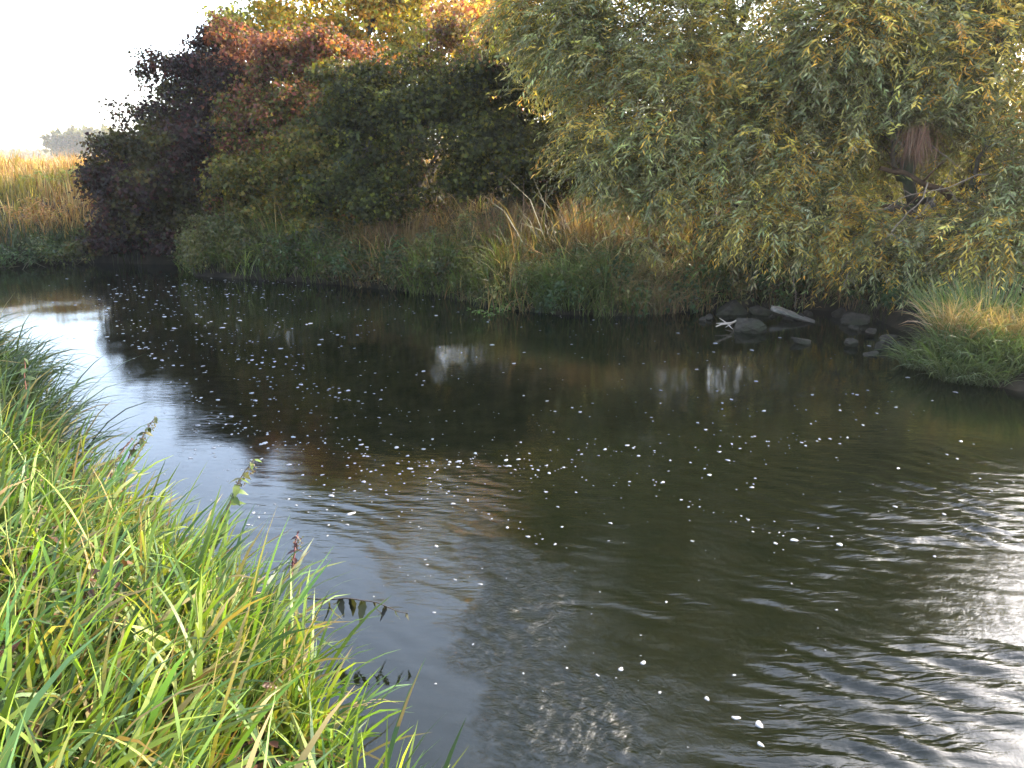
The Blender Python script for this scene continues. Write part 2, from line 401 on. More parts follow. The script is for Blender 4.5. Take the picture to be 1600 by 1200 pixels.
def skeleton(root, base, lobes, trunks, r0, mat=M_BARK, lean=.25, name='trunk'):
    """stems from the base, limbs from the stems to the lobes; each a mesh of its own. returns sample points for twigs"""
    pts = []
    stems = []
    top = np.mean([l[0] for l in lobes], 0)
    for i in range(trunks):
        b0 = np.asarray(base) + (np.r_[rng.normal(size=2) * .22, 0] if trunks > 1 else 0)
        tgt = lobes[rng.integers(len(lobes))][0] if trunks > 1 else top
        e = b0 * (1 - .62) + tgt * .62 if trunks > 1 else b0 * .35 + top * .65
        e = np.array([e[0], e[1], max(e[2], b0[2] + .8)])
        p = wander(b0 - np.array([0, 0, .25]), e, 9, .09)
        v, f = tube(p, np.linspace(r0, r0 * .5, 9) * np.r_[1.5, 1.15, np.ones(7)], 9)
        a = Acc(); a.add(v, f, np.zeros(3)); link(name, a.mesh(name, mat, True, root.location), root)
        stems.append(p); pts.append(p[2:])
    for c, R, wt in lobes:
        p0 = min((s[rng.integers(4, 9)] for s in stems), key=lambda q_: np.linalg.norm(q_ - c))
        p = wander(p0, c + rng.normal(size=3) * R * .15, 8, .12, .05)
        v, f = tube(p, np.linspace(r0 * .45, r0 * .12, 8), 7)
        a = Acc(); a.add(v, f, np.zeros(3)); link('limb', a.mesh('limb', mat, True, root.location), root)
        pts.append(p[2:])
    return np.concatenate(pts)
def twig_mesh(root, pts, tips, r=.008, mat=M_BARK):
    a = Acc()
    for tip in tips:
        p0 = pts[np.argmin(np.linalg.norm(pts - tip, axis=1) + rng.uniform(0, .3, len(pts)))]
        p = wander(p0, tip, 5, .12, .04)
        v, f = tube(p, np.linspace(r, r * .35, 5), 3); a.add(v, f, np.zeros(3))
    tag(link('twigs', a.mesh('twigs', mat, False, root.location), root), kind='stuff')
def leafy_tree(name, label, base_xy, px_lobes, nclump, per, leafL, colfn, clump_r=.28, trunks=1, r0=.11, ntwig=150, cat='tree', inner=.45, gap=.0):
    lobes = lobe_list(px_lobes)
    bz = float(height(np.array([base_xy]))[0]); base = np.array([base_xy[0], base_xy[1], bz])
    root = thing(name, label, cat, base)
    pts = skeleton(root, base, lobes, trunks, r0)
    cc, od, k = sample_lobes(roughen(lobes), nclump, inner)
    keep = (cc[:, 2] > .35) & (fbm(cc * 1.3, 77) > gap); cc, od = cc[keep], od[keep]
    twig_mesh(root, pts, cc[rng.choice(len(cc), min(ntwig, len(cc)), replace=False)])
    n = len(cc) * per
    ci = np.repeat(np.arange(len(cc)), per)
    off = rdir(n) * (rng.uniform(0, 1, (n, 1)) ** .45) * clump_r * np.array([1.15, 1.15, .62]) * rng.uniform(.6, 1.35, len(cc))[ci][:, None]
    pos = cc[ci] + off
    ok = pos[:, 2] > .12; pos, ci, off = pos[ok], ci[ok], off[ok]; n = len(pos)
    d = unit(unit(off) * .6 + rdir(n) * .7 + np.array([0, 0, -.45]))
    nr = unit(od[ci] * .5 + rdir(n) * .75 + np.array([0, -.1, .55]))
    col = colfn(pos, cc[ci], n) * np.exp(rng.normal(size=len(cc)) * .32)[ci][:, None]
    L = leafL * rng.uniform(.65, 1.3, n)
    v, f, c = leaflets(pos, d, nr, L, L * rng.uniform(.75, .95, n), col)
    me = new_mesh('crown', v - base, f, M_MAPLE, c)
    tag(link('crown', me, root), kind='stuff')
    return root
def willow(name, label, base_xy, px_lobes, ntwig, per, leafL, colfn, trunks=3, r0=.13, inner=.5, hole=None):
    lobes = lobe_list(px_lobes)
    bz = float(height(np.array([base_xy]))[0]); base = np.array([base_xy[0], base_xy[1], bz])
    root = thing(name, label, 'tree', base)
    pts = skeleton(root, base, lobes, trunks, r0, lean=.4)
    nb = ntwig // 9
    bc, od, k = sample_lobes(roughen(lobes, 1), nb, inner)
    keep = bc[:, 2] > .5
    if hole is not None: keep &= ~hole(bc)
    bc, od = bc[keep], od[keep]
    twig_mesh(root, pts, bc[rng.choice(len(bc), min(420, len(bc)), replace=False)], .011)
    # every branchlet end carries a spray of drooping leafy twigs
    ns = 9; bi = np.repeat(np.arange(len(bc)), ns); n = len(bi)
    spread = rng.uniform(.7, 1.3, len(bc))[bi][:, None]
    p = bc[bi] + rdir(n) * .20 * spread
    az_t = unit(od[bi] * .55 + rdir(n) * .75 + np.array([0, 0, .22]))
    L = rng.uniform(.35, .85, n); droop = rng.uniform(.3, 1.6, n)
    seg = 6; P = [p]; T = []
    for s in range(seg):
        tdir = unit(az_t + np.array([0, 0, -1.]) * (droop * (s + .5) / seg)[:, None] + rdir(n) * .10); T.append(tdir)
        p = p + tdir * (L / seg)[:, None]; P.append(p)
    P = np.stack(P, 1); T = np.stack(T + [T[-1]], 1)
    okt = P[:, -1, 2] > .15
    if hole is not None: okt &= ~hole(P[:, -1])
    P, T, bi = P[okt], T[okt], bi[okt]; n = len(P)
    # thin stems, three-sided
    acc = Acc(); Pk, Tk = P[:, ::3], T[:, ::3]; sk = Pk.shape[1]
    th = np.array([0, 2.09, 4.19]); ra = np.linspace(.0035, .0012, sk)
    s1 = unit(np.cross(Tk, np.array([.3, .2, .93]))); s2 = np.cross(Tk, s1)
    V = Pk[:, :, None] + ra[None, :, None, None] * (np.cos(th)[None, None, :, None] * s1[:, :, None] + np.sin(th)[None, None, :, None] * s2[:, :, None])
    idx = np.arange(n * sk * 3).reshape(n, sk, 3); nx = np.roll(idx, -1, 2)
    Fq = np.stack([idx[:, :-1], nx[:, :-1], nx[:, 1:], idx[:, 1:]], -1).reshape(-1, 4)
    acc.add(V.reshape(-1, 3), Fq, np.array([.16, .12, .06]))
    tag(link('leafy_twigs', acc.mesh('leafy_twigs', M_STALK, False, base), root), kind='stuff')
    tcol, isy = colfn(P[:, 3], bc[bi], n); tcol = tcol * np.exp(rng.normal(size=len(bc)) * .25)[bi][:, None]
    # leaves along the twigs
    tt = np.linspace(.08, 1.0, per); ti = np.repeat(np.arange(n), per); tk = np.tile(tt, n) * seg + rng.uniform(-.2, .2, n * per)
    tk = np.clip(tk, 0, seg - 1e-3); i0 = tk.astype(int); fr_ = (tk - i0)[:, None]
    pos = P[ti, i0] * (1 - fr_) + P[ti, i0 + 1] * fr_; tan = T[ti, i0]
    m = len(pos); sgn = np.where(np.tile(np.arange(per), n) % 2 == 0, 1., -1.)[:, None]
    side = unit(np.cross(tan, unit(rdir(m) * .5 + np.array([0, 0, 1.]))))
    d = unit(tan * .75 + side * sgn * rng.uniform(.45, .95, (m, 1)) + np.array([0, 0, -.22]) + rdir(m) * .15)
    nr = unit(rdir(m) * .8 + np.array([0, -.35, .5]))
    Ls = leafL * rng.uniform(.6, 1.2, m)
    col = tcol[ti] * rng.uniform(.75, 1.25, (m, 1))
    v, f, c = leaflets(pos, d, nr, Ls, Ls * rng.uniform(.15, .21, m), col, .2, .12)
    tag(link('crown', new_mesh('crown', v - base, f, M_WILLOW, c), root), kind='stuff')
    return root

def grad(p, axis, a, b): return smooth((p[:, axis] - a) / (b - a))[:, None]

def col_dogwood(p, c, n):
    dark = palette([(.027, .011, .011), (.021, .012, .009), (.048, .015, .013), (.023, .02, .008)], [4, 3, 2, 2], n)
    green = palette([(.045, .042, .013), (.06, .045, .016)], [2, 1], n)
    g = (fbm(c * .9, 5) > .62)[:, None]
    return np.where(g, green, dark)
def col_redmaple(p, c, n):
    lo = palette([(.09, .09, .018), (.15, .115, .025), (.065, .068, .016)], [3, 3, 2], n)
    hi = palette([(.20, .075, .045), (.15, .05, .04), (.24, .12, .05), (.12, .06, .04)], [3, 3, 2, 2], n)
    t_ = np.clip(grad(c, 2, 2.3, 4.4) + (fbm(c * .8, 15)[:, None] - .5) * 1.8, 0, 1)
    return np.where(rng.uniform(size=(n, 1)) < t_, hi, lo)
def col_gold(p, c, n):
    y = palette([(.60, .40, .05), (.62, .33, .05), (.45, .38, .06), (.30, .30, .05)], [4, 2, 3, 2], n)
    g = palette([(.24, .24, .05), (.36, .31, .06)], [1, 1], n)
    t_ = smooth((fbm(c * .5, 25)[:, None] - .35) / .3)
    return np.where(rng.uniform(size=(n, 1)) < t_, y, g)
def col_orange(p, c, n):
    return palette([(.62, .34, .12), (.50, .20, .10), (.68, .48, .14), (.40, .12, .09)], [3, 1, 5, 1], n)
def col_green(p, c, n):
    g = palette([(.042, .047, .010), (.055, .06, .012), (.10, .10, .016), (.03, .032, .009)], [4, 4, 3, 4], n)
    r = palette([(.12, .06, .035), (.09, .045, .035), (.15, .11, .035), (.09, .09, .02)], [2, 2, 3, 2], n)
    t_ = np.clip(grad(c, 2, 3.6, 5.0) + (fbm(c * .9, 35)[:, None] - .5) * 1.4, 0, 1)
    return np.where(rng.uniform(size=(n, 1)) < t_, r, g)
def col_back(p, c, n):
    return palette([(.06, .075, .02), (.10, .11, .025), (.14, .13, .03), (.05, .05, .02)], [3, 3, 2, 2], n)
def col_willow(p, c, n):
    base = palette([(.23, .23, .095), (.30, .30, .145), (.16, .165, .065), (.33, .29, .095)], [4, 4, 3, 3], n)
    painted_glow = palette([(.44, .37, .08), (.36, .32, .08), (.48, .34, .07)], [2, 2, 1], n)  # yellow backlight of the upper crown, painted into the leaf colour
    base = mixc(rng.uniform(size=n) < smooth((c[:, 2] - 3.6) / 1.6) * smooth((4.6 - c[:, 0]) / 1.2) * .6, painted_glow, base)
    yel = palette([(.60, .42, .08), (.54, .42, .11), (.60, .34, .06)], [3, 3, 2], n)
    t_ = smooth((fbm(c * 1.5, 45) - .50) / .16) * .6 + .04
    isy = rng.uniform(size=n) < t_
    return np.where(isy[:, None], yel, base), isy

# (px, py, Y, rx, rz, ry, weight)
leafy_tree('dogwood_tree', 'dark purple red dogwood leaning over the far water at the left', (-7.2, 18.6),
    [(205, 310, 18.2, 72, 95, 1.3, 1), (255, 235, 18.6, 85, 85, 1.4, 1), (310, 160, 19.2, 72, 80, 1.4, 1), (350, 115, 19.6, 50, 55, 1.1, 1), (300, 290, 18.2, 90, 95, 1.3, 1),
     (220, 372, 17.8, 92, 48, 1.0, 1.2), (330, 385, 17.4, 60, 40, .9, 1), (330, 80, 20, 36, 36, .8, .7), (175, 260, 18.4, 45, 45, .9, .6), (215, 190, 18.8, 50, 45, .9, .6), (265, 130, 19.2, 45, 40, .9, .6), (390, 170, 19.2, 60, 80, 1.2, .8)],
    2300, 26, .078, col_dogwood, .24, 4, .08, 220, inner=.35, gap=.26)
leafy_tree('maple_tree', 'maple with rusty red upper leaves beside the purple dogwood', (-4.9, 18.4),
    [(440, 130, 18.2, 78, 70, 1.3, 1), (500, 110, 18.4, 70, 58, 1.2, 1), (400, 200, 18.0, 70, 80, 1.2, 1), (480, 220, 17.4, 90, 90, 1.3, 1), (430, 310, 17.0, 85, 80, 1.2, 1), (530, 300, 16.8, 75, 80, 1.1, 1), (480, 370, 16.4, 80, 40, .8, .8), (375, 110, 18.8, 50, 60, 1.1, .8), (560, 105, 18.6, 60, 45, 1.1, .8), (370, 300, 17.4, 60, 70, 1.0, .8)],
    2300, 26, .075, col_redmaple, .23, 2, .10, 200, gap=.28)
leafy_tree('golden_maple', 'tall golden yellow maple rising behind the red and green trees', (-3.6, 25.0),
    [(430, 70, 24.6, 62, 70, 1.6, 1), (408, 30, 24.6, 48, 60, 1.4, 1), (470, 0, 25, 85, 75, 1.9, 1.3), (560, 10, 25, 105, 90, 2, 1.3), (650, 30, 25, 90, 70, 1.9, 1.2), (670, 70, 24.6, 90, 55, 1.5, 1.0), (540, -110, 25.2, 100, 100, 2, .6), (650, -120, 25.2, 130, 130, 2.2, .6), (640, -270, 25.2, 100, 90, 1.8, .4), (450, 170, 25, 80, 90, 1.8, .4), (620, 170, 25, 120, 90, 1.8, .4)],
    1900, 26, .11, col_gold, .38, 1, .17, 150, gap=.25)
leafy_tree('orange_maple', 'orange and red maple crown glowing behind the green hazel top', (.2, 24.0),
    [(730, 20, 23.5, 55, 60, 1.4, 1.4), (770, -60, 23.5, 90, 100, 1.6, .7), (800, -190, 23.5, 100, 110, 1.6, .4), (760, 110, 23.5, 70, 70, 1.2, .4)],
    480, 24, .12, col_orange, .4, 1, .15, 90, gap=.2)
leafy_tree('hazel_tree', 'broad dark green hazel above the bank in the middle', (-.9, 16.6),
    [(600, 190, 16.4, 90, 85, 1.3, 1), (690, 130, 16.6, 80, 62, 1.2, 1), (640, 120, 16.8, 66, 50, 1.1, .8), (770, 140, 16.4, 85, 72, 1.3, 1), (850, 175, 16.0, 75, 85, 1.2, 1), (680, 230, 15.6, 110, 85, 1.3, 1), (790, 250, 15.4, 110, 75, 1.3, 1), (610, 300, 15.6, 80, 60, 1.0, .9), (880, 280, 15.2, 60, 55, 1.0, .8), (830, 100, 16.6, 90, 60, 1.1, .9), (740, 85, 17, 70, 45, 1.0, .8), (925, 190, 15.6, 60, 80, 1.0, .8), (940, 275, 15.2, 55, 60, .9, .8), (560, 150, 16.8, 55, 60, 1.0, .8), (520, 190, 16.8, 60, 70, 1.0, .6), (560, 250, 16.2, 70, 80, 1.1, .8)],
    3600, 26, .072, col_green, .22, 4, .09, 320, gap=.31)
leafy_tree('thicket_shrub', 'green yellow shrub filling the gap behind the hazel stems', (-.2, 21.5),
    [(560, 270, 21, 110, 90, 1.2, 1), (720, 265, 21, 120, 100, 1.2, 1), (880, 270, 20.5, 120, 90, 1.2, 1), (1130, 240, 20, 120, 110, 1.2, 1), (1260, 250, 19.5, 120, 100, 1.2, 1), (700, 185, 21.5, 130, 85, 1.2, 1), (850, 180, 21.5, 110, 85, 1.2, 1), (980, 170, 21, 130, 95, 1.2, 1), (1150, 170, 20.5, 140, 95, 1.2, 1), (1300, 190, 20, 120, 85, 1.2, 1), (1020, 250, 20, 110, 110, 1.2, 1), (920, 200, 20, 90, 100, 1.2, 1), (380, 330, 21.5, 110, 60, 1.2, 1)],
    1800, 22, .105, col_back, .36, 5, .05, 120, 'shrub', gap=.22)

def hole_b(p):
    c = at(1440, 275, 10.9); d = (p - c) / np.array([.75, 2.0, .62]); return ((d ** 2).sum(1) < 1) & (p[:, 1] < 12.2)
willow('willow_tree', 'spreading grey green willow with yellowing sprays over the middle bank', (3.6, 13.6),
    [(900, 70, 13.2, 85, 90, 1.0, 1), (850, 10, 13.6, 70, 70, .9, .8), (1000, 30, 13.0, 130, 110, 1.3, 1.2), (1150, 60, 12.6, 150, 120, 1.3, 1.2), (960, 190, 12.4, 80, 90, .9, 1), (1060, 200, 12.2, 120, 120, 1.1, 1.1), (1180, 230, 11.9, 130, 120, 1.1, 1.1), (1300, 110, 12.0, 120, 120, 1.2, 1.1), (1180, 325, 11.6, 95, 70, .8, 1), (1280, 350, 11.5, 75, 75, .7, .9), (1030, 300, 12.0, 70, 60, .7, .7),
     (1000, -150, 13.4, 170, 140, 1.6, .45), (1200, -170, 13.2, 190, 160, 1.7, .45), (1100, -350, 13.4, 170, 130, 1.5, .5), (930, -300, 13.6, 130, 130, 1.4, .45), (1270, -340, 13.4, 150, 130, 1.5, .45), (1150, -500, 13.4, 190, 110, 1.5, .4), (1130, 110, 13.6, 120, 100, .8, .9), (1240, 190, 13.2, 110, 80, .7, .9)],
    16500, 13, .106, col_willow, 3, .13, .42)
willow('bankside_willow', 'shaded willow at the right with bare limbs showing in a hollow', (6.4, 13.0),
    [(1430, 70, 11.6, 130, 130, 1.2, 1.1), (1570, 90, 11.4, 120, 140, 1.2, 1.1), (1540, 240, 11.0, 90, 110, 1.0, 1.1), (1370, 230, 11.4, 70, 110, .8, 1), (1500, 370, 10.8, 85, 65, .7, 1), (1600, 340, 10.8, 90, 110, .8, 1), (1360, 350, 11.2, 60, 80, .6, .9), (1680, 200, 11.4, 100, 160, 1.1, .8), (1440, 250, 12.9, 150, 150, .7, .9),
     (1420, -160, 12.4, 170, 150, 1.5, .45), (1600, -120, 12.2, 150, 130, 1.4, .45), (1500, -20, 12.4, 150, 90, 1.2, .8), (1430, -320, 12.6, 150, 110, 1.4, .4), (1350, 190, 12.8, 90, 90, .7, .9), (1790, 240, 11.5, 110, 150, 1.2, .4)],  # last lobe is out of view, added to block sun from the spit
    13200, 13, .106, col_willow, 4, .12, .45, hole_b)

# ------------------------------------------------------------------ far bank vegetation
def pix(p):
    """where a world point falls in the photograph, for choosing what grows there"""
    d = p - np.array([0, 0, EYE]); cy, sy = math.cos(PITCH), math.sin(PITCH)
    fw = d[:, 1] * cy - d[:, 2] * sy; dn = -d[:, 1] * sy - d[:, 2] * cy
    return 800 + F_PX * d[:, 0] / fw, 600 + F_PX * dn / fw
def on_land(n, x0, x1, y0, y1, side, dmax, dmin=-.03, power=1.0):
    out = []
    tot = 0
    while tot < n:
        p = np.stack([rng.uniform(x0, x1, n * 4), rng.uniform(y0, y1, n * 4)], 1)
        df, dn, sd = bank(p); d = df if side == 1 else dn
        d = np.where(sd == side, d, -np.where(sd == 0, d, 99))
        ok = (d > dmin) & (d < dmax) & (rng.uniform(size=len(p)) < np.clip(1 - (d / dmax), 0.05, 1) ** power)
        out.append(p[ok]); tot += ok.sum()
    p = np.concatenate(out)[:n]
    return np.c_[p, np.maximum(height(p), -.03)]

def far_grass(n, x0, x1, y0, y1, dmax, name, label, lmin, lmax, wmin, wmax, power=.7, tuft=.14, per=14, cmod=None):
    nt_ = n // per
    c = on_land(nt_, x0, x1, y0, y1, 1, dmax, .0, power=power)
    df, dn, sd = bank(c[:, :2])
    zone = fbm(c[:, :2] * .75, 301); dry = smooth((zone - .46) / .12)
    cx, cy = pix(c)
    dry = dry * smooth((cx - 420) / 250) + .12
    dry = np.where(df < .35, dry * .35, dry)
    dry = np.where((cx > 560) & (cx < 840) & (df > 1.0), np.maximum(dry, .75), dry)
    dry = np.where((cx > 880) & (cx < 1130) & (df > .8), np.maximum(dry, .65), dry)
    if cmod is not None: dry = cmod(c, df, dry)
    wind = rng.uniform(0, 6.28, nt_); size = rng.uniform(.45, 1.4, nt_) * (0.6 + .7 * fbm(c[:, :2] * 1.6, 311))
    i = np.repeat(np.arange(nt_), per); m = len(i)
    b = c[i] + np.c_[rng.normal(size=(m, 2)) * tuft, np.full(m, -.03)]
    az = np.where(rng.uniform(size=m) < .55, wind[i] + rng.normal(size=m) * .7, rng.uniform(0, 6.28, m))
    az = np.where((df[i] < .7) & (rng.uniform(size=m) < .75), -math.pi / 2 + rng.normal(size=m) * .8, az)   # hang towards the water
    isd = np.where(rng.uniform(size=m) < .85, (rng.uniform(size=nt_) < dry)[i], rng.uniform(size=m) < dry[i]); lum = np.exp(rng.normal(size=nt_) * .38)[i][:, None]
    L = rng.uniform(lmin, lmax, m) * size[i] * np.where(df[i] < .4, .8, 1)
    g = palette([(.075, .09, .02), (.10, .11, .03), (.055, .065, .018), (.13, .135, .05), (.16, .14, .035)], [4, 3, 3, 2, 2], m)
    d_ = palette([(.20, .135, .07), (.26, .185, .10), (.14, .09, .045), (.22, .12, .055)], [3, 2, 3, 1], m)
    near = palette([(.10, .125, .035), (.085, .11, .03), (.14, .15, .06)], [2, 2, 1], m)
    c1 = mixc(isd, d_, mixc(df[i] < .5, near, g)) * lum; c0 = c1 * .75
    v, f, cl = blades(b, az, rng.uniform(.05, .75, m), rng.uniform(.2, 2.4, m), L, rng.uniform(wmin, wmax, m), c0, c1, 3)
    return tag(link(name, new_mesh(name, v, f, M_GRASS, cl)), label, 'grass', kind='stuff')
far_grass(9000, -7.0, -1.2, 13, 19.5, 3.2, 'dark_bank_grass', 'sparser dark grass on the far bank below the maple and dogwood', .35, .95, .010, .022, per=22, tuft=.12)
far_grass(32000, -1.6, 5.4, 11.0, 19.5, 3.2, 'bank_grass', 'long mixed green and tawny grass along the far bank', .28, .78, .008, .017, per=26, tuft=.13)
far_grass(7000, -7.0, 8.5, 12.0, 22, 7.0, 'dry_bank_grass', 'tall dry stalks and grass under the trees on the far bank', .6, 1.25, .010, .02, power=.3)
# meadow on the left, lit by the sun
def meadow_grass(n, name, label, y1, dmin, dmax, lmin, lmax, w0, w1, tuft, per, x0, x1, y0):
    nt_ = n // per
    c = on_land(nt_, x0, x1, y0, y1, 1, dmax, dmin, power=.5)
    i = np.repeat(np.arange(nt_), per); m = len(i)
    b = c[i] + np.c_[rng.normal(size=(m, 2)) * tuft, np.full(m, -.03)]
    zone = fbm(c[:, :2] * .55, 401)
    df = bank(c[:, :2])[0]
    tan_ = palette([(.30, .15, .05), (.34, .20, .08), (.24, .11, .04), (.36, .25, .11)], [3, 3, 2, 2], m)
    yel = palette([(.24, .18, .04), (.17, .15, .035), (.30, .20, .05)], [3, 2, 2], m)
    grn = palette([(.05, .06, .02), (.065, .075, .03), (.04, .05, .02)], [1, 1, 1], m)
    k = rng.uniform(size=m)
    lum = np.exp(rng.normal(size=nt_) * .35)[i][:, None]
    cc_ = mixc((rng.uniform(size=nt_) < smooth((zone - .34) / .2))[i], tan_, yel) * lum
    cc_ = mixc((rng.uniform(size=nt_) < smooth((1.7 - df) / 1.3))[i], grn, cc_)
    size = rng.uniform(.6, 1.3, nt_)
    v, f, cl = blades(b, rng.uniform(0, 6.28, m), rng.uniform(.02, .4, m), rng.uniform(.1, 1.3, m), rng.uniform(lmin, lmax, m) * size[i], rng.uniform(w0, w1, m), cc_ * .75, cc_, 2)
    return tag(link(name, new_mesh(name, v, f, M_GRASS, cl)), label, 'grass', kind='stuff')
meadow_grass(16000, 'meadow_bank_grass', 'sunlit orange and tan grass on the sloping bank at the left', 26, 0, 8, .3, .75, .012, .03, .16, 10, -19, -8.2, 16)
meadow_grass(9000, 'meadow_grass', 'pale yellow meadow grass on the flat field at the left', 60, 6, 60, .25, .55, .02, .06, .5, 10, -60, -8, 22)

# leafy herb bushes on the far bank, each its own plant
def herb_bush(name, label, px, py, Y, w, h, n, cols, L=.06, cat='plant', ground=True, group=None):
    p0 = at(px, py, Y); xy = p0[:2]; bz = max(float(height(np.array([xy]))[0]), 0.0)
    base = np.array([xy[0], xy[1], bz]); root = thing(name, label, cat, base, group)
    top = max(p0[2] + h * .5, bz + h * .8) if ground else p0[2]
    a = Acc(); pos = []; dirs = []
    ns = max(9, int(n / 55))
    for s in range(ns):
        b0 = base + np.r_[rng.normal(size=2) * w * .22, -.04]
        e = base + np.r_[rng.normal(size=2) * w * .42, (top - bz) * rng.uniform(.55, 1.05)]
        p = wander(b0, e, 7, .05, 0)
        v, f = tube(p, np.linspace(.006, .002, 7), 4); a.add(v, f, np.array([.10, .09, .04]) * rng.uniform(.7, 1.3))
        t_ = rng.uniform(.2, 1.0, n // ns) * 5.999; i0 = t_.astype(int); fr_ = (t_ - i0)[:, None]
        pos.append(p[i0] * (1 - fr_) + p[i0 + 1] * fr_)
    tag(link('stems', a.mesh('stems', M_STALK, False, base), root), kind='stuff')
    pos = np.concatenate(pos); m = len(pos); d = unit(rdir(m) * np.array([1, 1, .4]) + np.array([0, 0, -.1]))
    pos = pos + d * rng.uniform(.01, .10, (m, 1))
    Ls = L * rng.uniform(.6, 1.35, m)
    v, f, c = leaves(pos, d, unit(rdir(m) * .5 + np.array([0, 0, 1.])), Ls, Ls * rng.uniform(.4, .6, m), palette(*cols, m), .2, .3)
    tag(link('foliage', new_mesh('foliage', v - base, f, M_HERB, c), root), kind='stuff')
    return root
TEAL = ([(.05, .08, .03), (.075, .105, .04), (.045, .065, .022)], [3, 2, 2])
OLIV = ([(.09, .105, .03), (.13, .13, .04), (.07, .08, .025), (.17, .13, .05)], [3, 2, 2, 1])
BRGT = ([(.12, .19, .04), (.10, .16, .03), (.16, .22, .06)], [2, 2, 1])
leafy_tree('dark_shrub', 'dark shrub closing the background behind the right willow hollow', (7.2, 16.2),
    [(1440, 280, 15.8, 130, 100, 1.0, 1), (1580, 250, 15.8, 120, 110, 1.0, 1), (1290, 330, 15.8, 110, 60, .9, 1), (1450, 160, 15.8, 110, 70, .9, .6)],
    1000, 22, .09, col_back, .30, 5, .05, 90, 'shrub', gap=.12)
def bank_herbs(name, label, nc, x0, x1, y0, y1, dmax, h0, h1, cols):
    c = on_land(nc, x0, x1, y0, y1, 1, dmax, -.02, .8); dfc = bank(c[:, :2])[0]; i = np.repeat(np.arange(nc), 34); m = len(i)
    hh = (h0 + h1 * fbm(c[:, :2] * 1.4, 71))[i]
    pos = c[i] + rdir(m) * [.20, .20, .0] * rng.uniform(.2, 1, (m, 1)) + np.c_[np.zeros((m, 2)), hh * rng.uniform(.1, 1, m) ** .7]
    pos[:, 1] -= np.where(dfc[i] < .5, rng.uniform(0, .3, m), 0); pos[:, 2] = np.maximum(pos[:, 2], .03); Ls = rng.uniform(.04, .09, m)
    alt = (vnoise(c[:, :2] * 2.0, 79)[i] > .55); lum = np.exp(rng.normal(size=nc) * .35)[i][:, None]
    v, f, cl = leaflets(pos, unit(rdir(m) * [1, 1, .5] + [0, -.3, -.35]), unit(rdir(m) * .6 + [0, -.3, .8]), Ls, Ls * .5, mixc(alt, palette(*cols, m), palette([(.075, .07, .02), (.10, .085, .03)], [1, 1], m)) * lum, .2, .3)
    tag(link(name, new_mesh(name, v, f, M_HERB, cl)), label, 'herbs', kind='stuff')
bank_herbs('bank_herbs', 'tangled dark herbs hanging over the far waterline at left', 620, -7, -.4, 13, 19, 1.9, .02, 1.15, ([(.055, .06, .02), (.075, .07, .025), (.04, .05, .018), (.085, .055, .03)], [3, 2, 3, 2]))
bank_herbs('bank_weeds', 'low green weeds mixed into the grass of the middle bank', 300, -.8, 4.4, 11.4, 15.5, 2.2, .05, .7, TEAL)
herb_bush('nettle_clump', 'blue green nettle clump at the water edge right of the dogwood', 345, 385, 16.2, .9, .9, 900, TEAL, .075)
herb_bush('nettle_clump', 'dark nettle clump low on the far bank below the hazel left side', 480, 408, 15.3, 1.0, .7, 800, TEAL, .07)
herb_bush('nettle_clump', 'deep green nettle clump hanging over the dark water edge below the hazel', 580, 405, 14.6, .95, .8, 900, TEAL, .07)
herb_bush('nettle_clump', 'olive herb mound beside the tawny grass at the far waterline', 695, 405, 13.6, .8, .75, 800, OLIV, .06)
herb_bush('herb_bush', 'green leafy herb bush in front of the tan stalks mid bank', 760, 345, 14.2, .9, .7, 700, OLIV, .06)
herb_bush('herb_bush', 'small green bush among dry grass left of the willow curtain', 905, 400, 12.7, .7, .6, 600, TEAL, .055)
herb_bush('herb_bush', 'bright yellow green sprig cluster glowing low under the middle willow', 1180, 360, 13.4, .7, .7, 500, BRGT, .06)
herb_bush('herb_bush', 'low green herb patch above the pale rocks', 1010, 440, 12.2, .7, .5, 600, TEAL, .05)
herb_bush('bramble_bush', 'dark bramble leaves in the hollow under the right willow', 1400, 440, 11.2, .9, .6, 800, TEAL, .075)
herb_bush('bramble_bush', 'dim green shrub at the foot of the bank behind the stones', 1300, 430, 12.2, 1.0, .6, 700, OLIV, .06)
herb_bush('waterweed_bush', 'bright green cress fringe at the waterline below the tawny grass', 815, 478, 12.0, .9, .22, 600, BRGT, .04)
herb_bush('waterside_herb', 'grey green herb mound at the far left waterline', 30, 395, 17.3, 1.6, .6, 900, TEAL, .07)
herb_bush('waterside_herb', 'dark herb mound between the meadow bank and the dogwood', 110, 385, 17.8, 1.4, .7, 900, OLIV, .07)
herb_bush('orange_shrub', 'rust orange leafy shrub on the sunny meadow bank', 55, 335, 19.2, 1.3, .9, 900, ([(.38, .19, .07), (.30, .13, .05), (.36, .25, .09)], [3, 2, 2]), .07)
herb_bush('yellow_herb', 'yellow green herb patch at the top of the meadow bank', 110, 285, 22.0, 1.6, .7, 800, ([(.24, .24, .05), (.18, .20, .05)], [1, 1]), .08)

